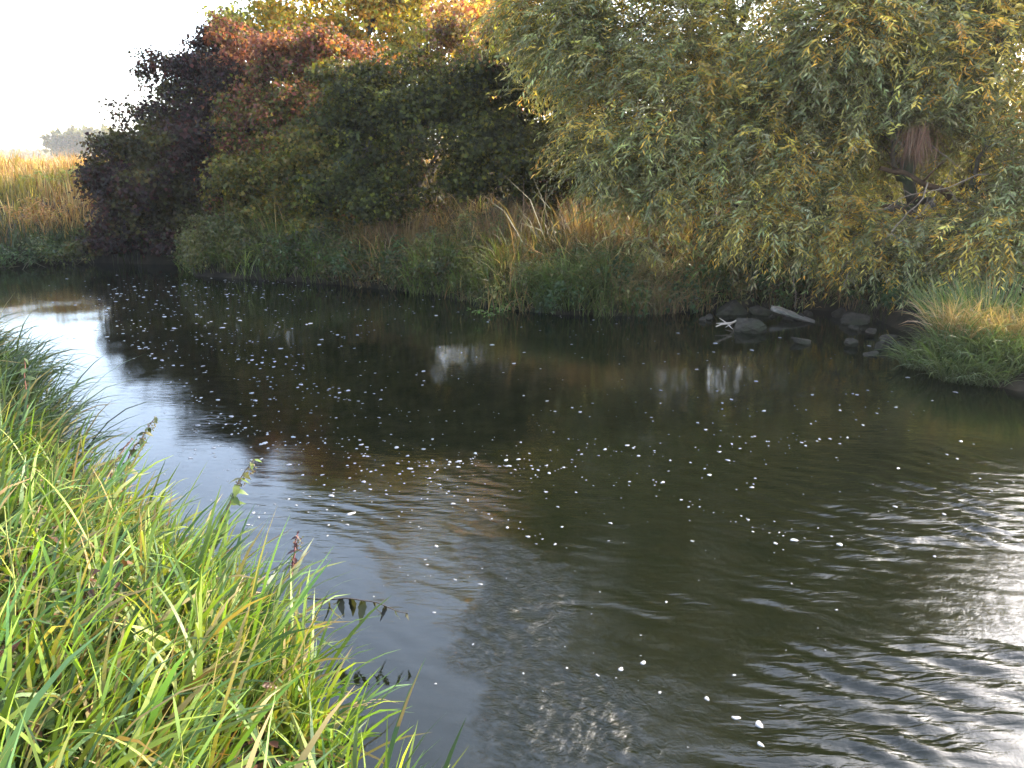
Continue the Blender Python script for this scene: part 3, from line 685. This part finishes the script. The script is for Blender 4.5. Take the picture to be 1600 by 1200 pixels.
# grassy spit on the right: two tussocks, a drooping green skirt and a tan crown
def tussock(name, label, c, r, n, L0, L1, cols, w0, w1, lean, bend, towards=None, spread=.8):
    xy = np.asarray(c); base = np.array([xy[0], xy[1], max(float(height(xy[None])[0]), 0)])
    a_ = rng.uniform(0, 6.28, n); rr = np.sqrt(rng.uniform(0, 1, n))
    p = xy + np.c_[np.cos(a_) * rr * r[0], np.sin(a_) * rr * r[1]]
    z_ = np.maximum(height(p), 0.0) - .03
    out = a_ if towards is None else towards + rng.normal(size=n) * spread
    cc_ = palette(*cols, n)
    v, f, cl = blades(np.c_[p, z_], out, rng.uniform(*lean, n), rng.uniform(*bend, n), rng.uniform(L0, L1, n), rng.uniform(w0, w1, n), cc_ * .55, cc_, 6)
    o_ = link(name, new_mesh(name, v - base, f, M_GRASS, cl), loc=tuple(base))
    return tag(o_, label, 'grass tussock')
BLUE = ([(.12, .155, .07), (.16, .19, .10), (.085, .115, .045), (.12, .15, .045)], [3, 2, 3, 2])
TAN = ([(.36, .25, .14), (.44, .31, .18), (.28, .18, .09), (.15, .17, .07)], [3, 2, 2, 1])
LGREEN = ([(.14, .19, .06), (.18, .21, .08), (.10, .14, .05), (.34, .27, .13)], [3, 2, 2, 1])
tussock('grass_tussock', 'blue green grass tussock drooping into the water at the right edge', (4.95, 8.12), (.55, .36), 1500, .3, .62, BLUE, .008, .016, (.2, .9), (.6, 1.9), -1.9, .8)
tussock('grass_tussock', 'tan dry grass tussock above the drooping blue green one at right', (5.2, 8.62), (.55, .40), 1700, .4, .75, TAN, .006, .012, (.1, .6), (.5, 2.0), -2.0, 1.0)
tussock('grass_tussock', 'pale green upright grass tussock topping the spit below the right willow', (5.6, 9.3), (.7, .4), 1000, .5, .9, LGREEN, .006, .013, (.05, .5), (.2, 1.6), None)
tussock('grass_tussock', 'blue green grass fringe at the left tip of the spit beside the stones', (4.6, 8.6), (.28, .25), 500, .25, .5, BLUE, .007, .014, (.2, .9), (.6, 1.9), -2.4, .9)
tussock('grass_tussock', 'green grass clump at the right frame edge behind the spit', (6.4, 8.6), (.8, .8), 1300, .4, .8, LGREEN, .008, .015, (.1, .7), (.4, 1.8), -1.8, 1.0)
tussock('grass_tussock', 'tawny grass clump hanging over the bank left of the pale rocks', (1.9, 12.0), (.7, .4), 1200, .4, .8, TAN, .008, .014, (.1, .7), (.6, 2.1), -1.6, .9)
tussock('grass_tussock', 'green arching grass clump over the waterline in the middle of the bank', (.85, 12.05), (.6, .35), 1200, .35, .75, BLUE, .008, .015, (.1, .7), (.6, 2.0), -1.7, .9)

STALK = ([(.20, .12, .06), (.28, .18, .10), (.15, .08, .045)], [3, 2, 2])
for lab, px, py, Y in (('brown dry stalk clump on the bank left of the tan grass', 625, 350, 14.9), ('rusty upright dry stalks below the hazel right side', 790, 330, 14.2),
                       ('tawny stalk clump just left of the willow curtain', 930, 345, 13.6), ('pale dry stalks half hidden behind the willow curtain', 1010, 350, 13.2)):
    tussock('dry_stalks', lab, at(px, py, Y)[:2], (.5, .4), 420, .6, 1.15, STALK, .006, .014, (.0, .3), (.0, .7), None)

# ------------------------------------------------------------------ stones, driftwood, hanging twigs
def stone(label, px, py, size, mat=M_STONE, sink=.35, seed=0, rz=0, name='river_stone', tilt=0.0, cuts=11):
    import bmesh
    c = ground_pt(px, py, 0.0); bm = bmesh.new(); bmesh.ops.create_icosphere(bm, subdivisions=4, radius=1)
    co = np.array([v_.co[:] for v_ in bm.verts]); r_ = np.random.default_rng(seed + 900)
    for _ in range(cuts):                                # planed faces make it a broken stone, not a ball
        d_ = unit(r_.normal(size=3)); h_ = r_.uniform(.28, .66); s_ = co @ d_
        co = co - np.clip(s_ - h_, 0, None)[:, None] * d_ * .9
    co = co * 1.35 * (1 + .30 * (fbm(co * 2.4 + seed * 3.7, 5)[:, None] - .5) + .14 * (fbm(co * 8 + seed * 1.7, 6)[:, None] - .5)) * np.asarray(size) * .5
    co[:, 2] += co[:, 0] * tilt
    for v_, p_ in zip(bm.verts, co): v_.co = p_
    me = bpy.data.meshes.new(name); bm.to_mesh(me); bm.free(); me.materials.append(mat)
    o_ = link(name, me, loc=(c[0], c[1] + size[1] * .3, size[2] * (.5 - sink))); o_.rotation_euler[2] = rz
    return tag(o_, label, 'stone', 'stones at the foot of the far bank')
stone('large grey pointed stone beside the bleached stick', 1172, 519, (0.48, 0.33, 0.24), seed=1, sink=.3, rz=.2, tilt=.15)
stone('flat slab leaning out from the bank with sunlight painted in its pale colour', 1240, 503, (0.70, 0.33, 0.11), M_PALE_SUN, -.15, 2, -.35, tilt=-.3)
stone('brown grey boulder at the bank foot behind the pointed stone', 1148, 492, (0.49, 0.37, 0.28), seed=3, sink=.15, rz=.6)
stone('mossy flat stone peeping from grass at the left of the rocks', 1075, 478, (0.34, 0.29, 0.17), M_PALE_SUN, -.6, 4, .1)
stone('pale topped stone wedged in the bank above the boulder', 1135, 472, (0.37, 0.25, 0.15), M_PALE_SUN, -.9, 5, -.2)
stone('half sunk brown stone below the pale slab', 1256, 538, (0.33, 0.21, 0.11), seed=6, sink=.3, rz=.1)
stone('small rounded wet stone between the slab and the grassy spit', 1330, 542, (0.18, 0.15, 0.11), seed=7, sink=.3)
stone('rounded wet stone nearest the grassy spit', 1380, 546, (0.25, 0.20, 0.16), seed=8, sink=.3, rz=.5)
stone('low flat wet stone in front of the rounded one by the spit', 1364, 556, (0.20, 0.15, 0.06), seed=9, sink=.3, rz=.2)
stone('dark stone under the hanging grass behind the small wet stones', 1345, 508, (0.38, 0.28, 0.18), seed=10, sink=.25, rz=-.3)
stone('dark low stone at the bank foot right of the slab', 1310, 496, (0.31, 0.25, 0.15), seed=11, sink=.2, rz=.4)
stone('dark muddy stone between the boulder and the slab', 1200, 494, (0.41, 0.30, 0.17), seed=12, sink=.25, rz=.1)

for k in range(14):
    x_, y_ = rng.uniform(1100, 1410), 0; y_ = 494 + 10 * rng.uniform() + max(0, x_ - 1290) * .38
    w_ = rng.uniform(.08, .2); o = stone('small dark rubble stone at the foot of the far bank below the willow', x_, y_, (w_, w_ * .8, w_ * .6), seed=40 + k, sink=.2, rz=rng.uniform(0, 3), cuts=8)
    o['group'] = 'rubble at the foot of the far bank'

def branch_thing(name, label, cat, main, r0, r1, mat, sides=(), part='twig'):
    """a main stem with side twigs as its parts; points are world"""
    base = np.asarray(main[0]); root = thing(name, label, cat, base)
    v, f = tube(main, np.linspace(r0, r1, len(main)), 6)
    link('stem', new_mesh('stem', v - base, f, mat, shade=True), root)
    for s, rs in sides:
        v, f = tube(s, np.linspace(rs, rs * .4, len(s)), 5); link(part, new_mesh(part, v - base, f, mat, shade=True), root)
    return root
b0 = ground_pt(1118, 522); b1 = ground_pt(1150, 508)
st = wander(b1 + [0, 0, .06], b0 + [0, 0, .10], 6, .05)
branch_thing('driftwood_stick', 'bleached forked stick resting against the large pointed stone', 'driftwood', st, .016, .008, M_DRIFT,
    [(wander(st[2], st[2] + [-.20, -.02, .00], 5, .06), .011), (wander(st[1], st[1] + [-.13, -.10, -.05], 5, .06), .010), (wander(st[3], st[3] + [-.10, .03, .07], 5, .06), .008), (wander(st[3], st[3] + [.05, -.12, -.05], 4, .06), .008)])
def hang(name, label, px0, py0, px1, py1, Y, mat=M_BARE, n=3, r=.010):
    p0, p1 = at(px0, py0, Y), at(px1, py1, Y - .2); m_ = wander(p0, p1, 9, .06, 0)
    return branch_thing(name, label, 'branch', m_, r, r * .35, mat, [(wander(m_[k], m_[k] + rng.normal(size=3) * .16 + [0, 0, -.15], 5, .1), r * .5) for k in rng.choice(np.arange(2, 8), n, replace=False)])
hang('dead_branch', 'thin pale dead twig hanging down to the slab', 1246, 405, 1243, 484, 11.3, n=2, r=.009)
hang('dead_branch', 'pale bare branch arching across the hollow of the right willow', 1545, 272, 1360, 330, 10.6, n=5, r=.011)
hang('dead_branch', 'bare forked branch dropping through the willow hollow', 1450, 285, 1380, 375, 10.5, n=3, r=.010)
hang('dead_branch', 'thin grey branch crossing upward right in the willow hollow', 1400, 372, 1490, 262, 10.7, n=3, r=.010)
hang('dead_branch', 'dry stem hanging in front of the dark bank hollow', 1335, 370, 1318, 450, 11.0, n=4, r=.010)
hang('dead_branch', 'short bare twig slanting below the dry grass bundle', 1452, 225, 1500, 262, 10.6, n=2, r=.010)
# thick brown willow limb lying in the hollow
def limb_thing(label, a_, b_, r):
    m_ = wander(a_, b_, 10, .05, .06)
    return branch_thing('fallen_limb', label, 'branch', m_, r, r * .6, noise_mat('limb_bark', (.035, .02, .011), (.11, .065, .035), 12, .9, .7, .02), [(wander(m_[5], m_[5] + [.25, -.1, .3], 6, .08), r * .4), (wander(m_[7], m_[7] + [-.3, -.1, .15], 6, .08), r * .35)], 'side_branch')
limb_thing('thick brown limb slanting down through the right willow hollow', at(1500, 330, 11.8), at(1375, 262, 11.5), .05)
limb_thing('brown limb leaning low across the back of the willow hollow', at(1480, 360, 11.9), at(1350, 318, 11.6), .045)
# flood debris: bundle of dry grass caught in the willow
c = at(1436, 205, 10.5); n = 300
cc_ = palette([(.20, .10, .06), (.14, .07, .045), (.26, .15, .09)], [2, 2, 1], n)
v, f, cl = blades(c + rng.normal(size=(n, 3)) * [.09, .08, .06], rng.uniform(0, 6.28, n), rng.uniform(2.3, 3.5, n), rng.uniform(-.6, .6, n), rng.uniform(.15, .55, n), rng.uniform(.004, .009, n), cc_, cc_, 4)
tag(link('debris_bundle', new_mesh('debris_bundle', v - c, f, M_GRASS, cl), loc=tuple(c)), 'reddish bundle of dry flood debris hanging in the right willow', 'debris')

# ------------------------------------------------------------------ far trees and the haze
def far_tree(label, px, Y, wpx, hpx, n, cols, name='hazy_tree', group=None):
    base = at(px, 252, Y); base[2] = float(height(base[None, :2])[0]); s = Y / F_PX
    root = thing(name, label, 'tree', base, group)
    H_, W_ = hpx * s, wpx * s
    p = wander(base - [0, 0, .3], base + [0, 0, H_ * .55], 7, .03); v, f = tube(p, np.linspace(.35, .16, 7), 8)
    link('trunk', new_mesh('trunk', v - base, f, M_BARK, shade=True), root)
    lobes = [(base + [rng.normal() * W_ * .22, rng.normal() * W_ * .2, H_ * rng.uniform(.3, .78)], np.array([W_ * .3, W_ * .3, H_ * .24]), 1) for _ in range(9)]
    cc, od, k = sample_lobes(lobes, n // 20, .5); ci = np.repeat(np.arange(len(cc)), 20); m = len(ci)
    pos = cc[ci] + rdir(m) * rng.uniform(0, 1, (m, 1)) * H_ * .07
    v, f, c_ = leaflets(pos, rdir(m), rdir(m), .75, .6, palette(*cols, m))
    tag(link('crown', new_mesh('crown', v - base, f, M_MAPLE, c_), root), kind='stuff')
DT = ([(.07, .08, .03), (.10, .10, .04)], [1, 1])
far_tree('hazy round tree far off on the left horizon beyond the meadow', 140, 240, 78, 54, 7000, DT)
far_tree('smaller hazy tree left of the round one on the horizon', 100, 255, 48, 32, 4000, DT)
far_tree('hazy tree half hidden behind the dogwood edge', 185, 235, 66, 48, 4000, DT)
n = 9000; x_ = rng.uniform(-420, 60, n); top = 3.0 + 5.0 * fbm(np.c_[x_ * .03, x_ * 0], 501)
pos = np.c_[x_, 420 + rng.normal(size=n) * 10, 1.5 + rng.uniform(0, 1, n) ** .7 * top]
v, f, c_ = leaflets(pos, rdir(n), rdir(n), 2.2, 1.8, palette(*DT, n))
tag(link('hazy_wood', new_mesh('hazy_wood', v, f, M_MAPLE, c_)), 'faint hazy wood along the far left horizon', 'wood', kind='stuff')

hv = np.array([[x, y, zz] for zz in (-1.9, 15.0) for y in (-61, 1301) for x in (-701, 701)], float)
hfc = np.array([[0, 2, 3, 1], [4, 5, 7, 6], [0, 1, 5, 4], [2, 6, 7, 3], [0, 4, 6, 2], [1, 3, 7, 5]])
mh, t, N, K = mat_new('haze')
vs = N.new('ShaderNodeVolumePrincipled'); vs.inputs['Color'].default_value = (.93, .95, 1, 1); vs.inputs['Density'].default_value = .00035; vs.inputs['Anisotropy'].default_value = .3
o = N.new('ShaderNodeOutputMaterial'); K.new(vs.outputs[0], o.inputs['Volume'])
tag(link('haze', new_mesh('haze', hv, hfc, mh)), 'thin pale morning haze over the fields', 'haze', kind='stuff')

# ------------------------------------------------------------------ foam flecks
def fleck(seed):
    r_ = np.random.default_rng(seed); ns = 9
    th = np.linspace(0, 2 * math.pi, ns, endpoint=False)
    rad = .5 * (1 + .22 * np.sin(th * 2 + r_.uniform(0, 6)) + .16 * np.sin(th * 3 + r_.uniform(0, 6)) + r_.normal(size=ns) * .07)
    el = r_.uniform(.55, .95)
    ring = lambda s, zz: np.c_[np.cos(th) * rad * s, np.sin(th) * rad * s * el, np.full(ns, zz)]
    v = np.concatenate([ring(1.0, -.03), ring(.92, .10), ring(.5, .19 + 0 * th), [[0, 0, .21]]])
    i = np.arange(ns); j = (i + 1) % ns
    f = np.concatenate([np.stack([a + i, a + j, b + j], 1) for a, b in ((0, ns), (ns, 2 * ns))] + [np.stack([a + i, b + j, b + i], 1) for a, b in ((0, ns), (ns, 2 * ns))] + [np.stack([2 * ns + i, 2 * ns + j, np.full(ns, 3 * ns)], 1)])
    return v, f
kinds = [fleck(s) for s in range(12)]
fm = [new_mesh('foam_fleck', v, f, M_FOAM, shade=True) for v, f in kinds]
fx = []
def scatter(n, cx, cy, sx, sy, rot=0):
    a = rng.normal(size=(n, 2)) * [sx, sy]; c_, s_ = math.cos(rot), math.sin(rot)
    fx.extend(np.c_[cx + a[:, 0] * c_ - a[:, 1] * s_, cy + a[:, 0] * s_ + a[:, 1] * c_].tolist())
scatter(260, 300, 505, 140, 45, .15); scatter(150, 340, 450, 130, 13); scatter(170, 400, 590, 130, 65, .4); scatter(110, 700, 475, 200, 28)
scatter(90, 500, 690, 110, 50, .3); scatter(70, 740, 715, 150, 35, .1); scatter(40, 680, 745, 90, 30); scatter(30, 560, 770, 80, 22); scatter(90, 1050, 700, 220, 55)
scatter(30, 1060, 830, 140, 60, .2); scatter(70, 1330, 650, 190, 60); scatter(14, 900, 1010, 90, 60); scatter(22, 1300, 840, 140, 60); scatter(12, 1150, 1090, 90, 80)
for (x0, y0, x1, y1, n_) in ((150, 470, 420, 700, 70), (420, 690, 900, 730, 60), (300, 520, 620, 640, 40), (620, 720, 880, 850, 26), (880, 700, 1350, 680, 40), (1000, 760, 1340, 850, 26)):
    tt_ = rng.uniform(0, 1, n_); fx.extend(np.c_[x0 + (x1 - x0) * tt_ + rng.normal(size=n_) * 8, y0 + (y1 - y0) * tt_ + np.sin(tt_ * 3.1) * 14 + rng.normal(size=n_) * 5].tolist())
scatter(60, 330, 720, 70, 40, .4); scatter(26, 640, 880, 60, 60); scatter(120, 900, 570, 250, 60)
fx = np.array(fx); fx = np.concatenate([fx, [[1186, 1132], [1150, 1122], [1188, 1165], [1005, 1036], [548, 803], [518, 775], [970, 1046], [1312, 852], [1240, 845]]])
wpt = np.array([ground_pt(*q)[:2] for q in fx])
df, dn, sd = bank(wpt); ok = (sd == 0) & (np.minimum(df, dn) > .08) & (fx[:, 1] > 425); fx, wpt = fx[ok], wpt[ok]
# real sizes: a few centimetres, larger rafts in the slow water upstream
dist = np.hypot(wpt[:, 0], wpt[:, 1]); size = np.clip(rng.lognormal(-4.0, .5, len(wpt)), .010, .05) * np.clip(.38 + dist / 14, .55, 1.3)
size[-9:] = [.045, .032, .034, .03, .06, .045, .03, .045, .04][:9] if len(size) >= 9 else size[-9:]
wxs, wys = np.unique(wp[:, 0]), np.unique(wp[:, 1]); zg = z.reshape(len(wys), len(wxs))
wz = zg[np.clip(np.searchsorted(wys, wpt[:, 1]), 0, len(wys) - 1), np.clip(np.searchsorted(wxs, wpt[:, 0]), 0, len(wxs) - 1)]
order = np.argsort(-size / dist); rots = rng.uniform(0, 6.28, len(size))
for k in order[:300]:
    o = link('foam_fleck', fm[k % 12], loc=(wpt[k, 0], wpt[k, 1], wz[k] + .001)); o.scale = (size[k], size[k], size[k] * .55); o.rotation_euler[2] = rots[k]
    tag(o, 'small white foam fleck drifting on the river surface', 'foam', 'foam flecks on the river')
a = Acc()
for k in order[300:]:
    v, f = kinds[k % 12]; c_, s_ = math.cos(rots[k]), math.sin(rots[k])
    vv = np.c_[v[:, 0] * c_ - v[:, 1] * s_, v[:, 0] * s_ + v[:, 1] * c_, v[:, 2] * .55] * size[k] + [wpt[k, 0], wpt[k, 1], wz[k] + .001]
    a.add(vv, f, np.zeros(3))
tag(link('foam_specks', a.mesh('foam_specks', M_FOAM, True)), 'tiny scattered foam specks on the river', 'foam', kind='stuff')

# ------------------------------------------------------------------ near bank: grass, reeds, nettles
def near_blades(n, y0, y1, x0, x1, dmax, L0, L1, w0, w1, lean, bend, cols, name, label, per=7, tuft=.05, nseg=6, dmin=-.02, tipdry=.13, power=.6, hollow=.40):
    nt_ = n // per
    c = on_land(nt_, x0, x1, y0, y1, -1, dmax, dmin, power)
    i = np.repeat(np.arange(nt_), per); m = len(i)
    b = c[i] + np.c_[rng.normal(size=(m, 2)) * tuft, np.full(m, -.02)]
    dn = bank(c[:, :2])[1]
    kp = fbm(c[:, :2] * 2.6, 611) > hollow; c = c[kp]; nt_ = len(c)
    i = np.repeat(np.arange(nt_), per); m = len(i)
    b = c[i] + np.c_[rng.normal(size=(m, 2)) * tuft, np.full(m, -.02)]
    dn = bank(c[:, :2])[1]
    wind = rng.normal(size=nt_) * 1.1 + .25                        # most lean towards the river on the right
    az = wind[i] + rng.normal(size=m) * .75
    size = rng.uniform(.7, 1.25, nt_)
    col = mixc(rng.uniform(size=m) < .6, palette(*cols, nt_)[i], palette(*cols, m)) * np.exp(rng.normal(size=nt_) * .25)[i][:, None]
    tip = np.where((rng.uniform(size=m) < tipdry)[:, None], np.array([.27, .20, .08]), col * 1.08)
    L = rng.uniform(L0, L1, m) * size[i]
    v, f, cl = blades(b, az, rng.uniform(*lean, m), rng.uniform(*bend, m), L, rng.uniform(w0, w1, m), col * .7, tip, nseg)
    return tag(link(name, new_mesh(name, v, f, M_GRASS, cl)), label, 'grass', kind='stuff')
FRESH = ([(.12, .185, .026), (.16, .22, .034), (.055, .10, .022), (.20, .23, .045), (.24, .165, .065), (.075, .14, .046)], [4, 4, 5, 3, 1, 4])
PAINTED_SHADE = ([(.055, .08, .025), (.08, .11, .045), (.04, .06, .02), (.09, .12, .04)], [3, 2, 3, 2])  # dark greens paint the tree shade of the left bank into the blades
DEAD = ([(.27, .18, .08), (.20, .11, .05), (.32, .24, .13), (.24, .10, .04)], [3, 2, 2, 1])
near_blades(8000, .7, 4.7, -4.6, .4, 2.8, .26, .60, .009, .023, (.05, .7), (.2, 1.9), FRESH, 'riverside_grass', 'bright yellow green grass covering the near bank')
near_blades(4000, .7, 4.6, -3.2, .4, 1.3, .30, .68, .011, .024, (.1, .8), (.1, 1.6), FRESH, 'bank_edge_grass', 'long green grass leaning over the near water edge', per=5, power=1.2)
near_blades(9000, 4.4, 11, -9, -2.8, 2.6, .40, .9, .009, .018, (.1, .8), (.4, 2.2), PAINTED_SHADE, 'painted_shade_grass', 'grass on the near bank at left with shade painted in its green', tipdry=.1)
near_blades(1200, .7, 6, -4.6, .3, 2.8, .25, .6, .005, .012, (.2, 1.2), (.4, 2.2), DEAD, 'withered_grass', 'withered straw coloured grass among the green on the near bank', tipdry=.9)
tussock('grass_tussock', 'dense grass tussock coloured as in shade bulging over the pale water at far left', ground_pt(30, 655)[:2] + [-.75, .1], (.65, .8), 2000, .35, .8, PAINTED_SHADE, .008, .017, (.1, .8), (.4, 2.0), .1, 1.4)
tussock('grass_tussock', 'grass tussock coloured as in shade in front of the dark bulge at the left edge', ground_pt(40, 740)[:2] + [-.45, 0], (.5, .6), 1300, .3, .75, PAINTED_SHADE, .008, .017, (.1, .8), (.4, 2.0), .1, 1.4)
# ground cover leaves between the grass
c = on_land(3800, -6.5, .3, .8, 9, -1, 3.2, .02, .4); m = len(c)
pos = c + np.c_[rng.normal(size=(m, 2)) * .03, rng.uniform(.02, .30, m)]
Ls = rng.uniform(.03, .075, m)
v, f, cl = leaves(pos, unit(rdir(m) * [1, 1, .4]), unit(rdir(m) * .5 + [0, 0, 1.]), Ls, Ls * .55, palette([(.06, .09, .022), (.045, .065, .02), (.12, .06, .035), (.16, .12, .045)], [4, 4, 3, 1], m), .2, .3)
tag(link('ground_cover', new_mesh('ground_cover', v, f, M_HERB, cl)), 'low leafy ground cover between the near grass stems', 'ground cover', kind='stuff')

# reed grass plants with their own leaves (parts share mesh data)
def ribbon(L, W, lean, bend, c0, c1, tw):
    v, f, cl = blades(np.zeros((1, 3)), 0.0, lean, bend, L, W, np.array([c0]), np.array([c1]), 8, np.array([tw])); return new_mesh('leaf', v, f, M_GRASS, cl, True)
leafset = [ribbon(rng.uniform(.28, .5), rng.uniform(.010, .018), rng.uniform(.3, .8), rng.uniform(.5, 1.7), c * .85, c, rng.uniform(-.6, .6)) for c in palette([(.15, .21, .035), (.12, .17, .035), (.20, .24, .06), (.10, .155, .055)], [3, 3, 2, 2], 14)]
def stemmesh():
    v, f = tube(wander([0, 0, -.03], [rng.uniform(.05, .16), 0, rng.uniform(.45, .6)], 8, .03), np.linspace(.0035, .0015, 8), 6)
    return new_mesh('stem', v, f, M_STALK, np.broadcast_to(np.array([.20, .21, .06]), (len(v), 3)), True), v.reshape(8, 6, 3).mean(1)
stems = [stemmesh() for _ in range(6)]
reed_px = on_land(64, -3.4, .3, 1.6, 5.2, -1, 1.5, .0, 1.0)
for k, b in enumerate(reed_px):
    root = thing('reed_grass', 'upright broad bladed reed grass plant on the near bank edge', 'grass', b, 'reed grass plants on the near bank')
    root.rotation_euler[2] = rng.normal() * .8; s = rng.uniform(.75, 1.25); root.scale = (s, s, s)
    me, ax = stems[k % 6]; link('stem', me, root)
    for j in range(6):
        o = link('leaf', leafset[rng.integers(14)], root, loc=tuple(ax[min(7, 1 + j)])); o.rotation_euler[2] = j * 2.6 + rng.normal() * .5
        sc = 1.05 - .09 * j; o.scale = (sc, sc, sc)

def toothed(L, W, col, drop):
    """serrated nettle leaf"""
    n = 9; t_ = np.linspace(0, 1, n); wv = W * .5 * np.sin(np.pi * t_ ** .7) * (1 + .22 * (np.arange(n) % 2)); wv[-1] = 0; wv[0] = W * .06
    mid = np.c_[t_ * L, 0 * t_, -drop * L * t_ ** 1.8]
    v = np.concatenate([mid, mid + np.c_[-.03 * L * (np.arange(n) % 2), wv, .12 * wv], mid + np.c_[-.03 * L * (np.arange(n) % 2), -wv, .12 * wv]])
    i = np.arange(n - 1)
    f = np.concatenate([np.stack([i, i + 1, n + i + 1, n + i], 1), np.stack([i, 2 * n + i, 2 * n + i + 1, i + 1], 1)])
    return new_mesh('leaf', v, f, M_HERB, np.broadcast_to(col, (len(v), 3)), False)
def nettle(label, base, tip, cols, stemcol, pairs, L0, r=.005, drop=.5, name='nettle', bow=.05, wilt=0.0, tassel=True):
    base, tip = np.asarray(base), np.asarray(tip); root = thing(name, label, 'plant', base)
    p = wander(base, tip, 14, .03, bow); v, f = tube(p - base, np.linspace(r, r * .4, 14), 7)
    stem_o = link('stem', new_mesh('stem', v, f, M_STALK, np.broadcast_to(np.array(stemcol), (len(v), 3)), True), root)
    lm = [toothed(L0, L0 * .48, c_, drop * q_) for c_, q_ in zip(palette(*cols, 5), (.5, .8, 1.1, 1.4, .9))]
    tl = []
    if tassel:
        for _ in range(2):
            a_ = Acc(); 
            for s_ in range(14):
                a_.add(*leaves(np.array([[.012 * (s_ % 3), .004 * rng.normal(), -.004 * s_]]), rdir(1), rdir(1), .012, .009, palette([(.22, .19, .08), (.16, .10, .06)], [1, 1], 1)))
            tl.append(a_.mesh('flower_tassel', M_HERB))
    for k in range(pairs):
        t_ = .22 + .78 * k / (pairs - 1); q_ = t_ * 12.999; i0 = int(q_); pos = p[i0] * (1 - q_ + i0) + p[i0 + 1] * (q_ - i0)
        for h_ in (0, 1):
            if rng.uniform() < .12: continue
            o = link('leaf', lm[rng.integers(5)], root, loc=tuple(pos - base)); a_ = k * 1.57 + h_ * math.pi + rng.normal() * .25 + .4
            o.rotation_euler = (rng.normal() * .3, .15 + wilt + rng.normal() * .25, a_); s_ = (1.1 - .75 * t_) * rng.uniform(.75, 1.2); o.scale = (s_, s_, s_)
            if tl and rng.uniform() < .4:
                o2 = link('flower_tassel', tl[h_], stem_o, loc=tuple(pos - base)); o2.rotation_euler[2] = a_ + .5
    return root
def NET(label, base, tip, cols, sc_, pairs, L0, r=.005, *a_, **k_): return nettle(label, base, tip, cols, sc_, pairs, L0 * 1.45, r * 1.3, *a_, **k_)
RUST = ([(.10, .10, .03), (.13, .08, .04), (.15, .055, .04), (.07, .09, .03)], [2, 2, 1, 2])
GRN = ([(.07, .105, .03), (.09, .12, .03), (.14, .11, .04)], [3, 2, 1])
NET('red tinged nettle stem leaning out over the pale water', at(165, 790, 4.55), at(243, 652, 4.9), RUST, (.10, .05, .04), 12, .075)
NET('short reddish nettle just left of the leaning one', at(150, 790, 4.6), at(206, 685, 4.9), RUST, (.16, .06, .05), 9, .06)
NET('leaning nettle stem at the middle of the near bank edge', at(325, 865, 3.85), at(398, 718, 4.1), GRN, (.11, .08, .04), 13, .075)
NET('tall red stemmed weed rising on the shade coloured bank at far left', at(36, 760, 4.9), at(38, 560, 5.3), PAINTED_SHADE, (.16, .06, .035), 9, .09, .006, name='red_weed')
NET('brown nettle standing in the grass at the left frame edge', at(45, 960, 2.9), at(62, 790, 3.2), RUST, (.12, .06, .04), 9, .08)
NET('leafy nettle in the shade coloured clump beside the red weed', at(75, 800, 4.6), at(95, 680, 4.9), GRN, (.10, .08, .04), 10, .09)
NET('green nettle half hidden in the bright grass', at(285, 930, 3.3), at(300, 830, 3.5), GRN, (.12, .10, .05), 8, .075)
NET('brown leaved nettle at the lower left corner', at(40, 1190, 2.05), at(62, 1010, 2.3), RUST, (.12, .06, .04), 8, .085)
NET('rusty weed with drooping leaves between the grass at lower left', at(110, 1080, 2.4), at(120, 960, 2.6), RUST, (.16, .07, .05), 7, .08)
NET('dark wilted nettle hanging over the water in the middle', at(480, 935, 3.35), at(635, 958, 3.3), ([(.022, .022, .014), (.03, .03, .018), (.05, .055, .02)], [3, 2, 1]), (.05, .035, .025), 8, .062, .003, 1.2, 'wilted_nettle', .06, 1.15, False)
NET('small dark red weed tip poking over the bank edge grass', at(455, 900, 3.5), at(466, 830, 3.6), ([(.09, .025, .025), (.06, .025, .02)], [1, 1]), (.14, .05, .05), 6, .04)
WEED = ([(.05, .075, .02), (.04, .055, .018), (.10, .05, .03), (.08, .09, .03)], [4, 3, 2, 2])
for lab, px, py, Y, w_ in (('dark leafy weed bush in the grass at the left frame edge', 25, 905, 2.9, .32), ('brown green weed bush low in the left corner of the near bank', 55, 1090, 2.25, .28),
                           ('dark weed bush between the shade coloured tussock and the bright grass', 70, 800, 4.0, .45), ('small leafy weed bush deep in the near grass', 190, 1010, 2.6, .25), ('weed bush with mixed brown leaves behind the leaning nettle', 130, 830, 3.9, .35)):
    herb_bush('weed_bush', lab, px, py, Y, w_, .5, 420, WEED, .048)
# a broad dock plant in the shade of the corner
d0 = at(30, 1195, 1.95); d0[2] = float(height(d0[None, :2])[0]); root = thing('dock_plant', 'broad leaved green dock at the lower left corner', 'plant', d0)
lm = toothed(.14, .075, np.array([.05, .085, .022]), .35)
for k in range(9):
    o = link('leaf', lm, root, loc=(rng.normal() * .04, rng.normal() * .04, .12 + .02 * k)); o.rotation_euler = (rng.normal() * .2, -.3 + rng.normal() * .3, k * 2.4); s_ = rng.uniform(.7, 1.2); o.scale = (s_, s_, s_)
v, f = tube(wander([0, 0, -.05], [0, 0, .3], 5, .03), np.linspace(.006, .003, 5), 6); link('stem', new_mesh('stem', v, f, M_STALK, np.broadcast_to(np.array([.12, .10, .05]), (len(v), 3))), root)
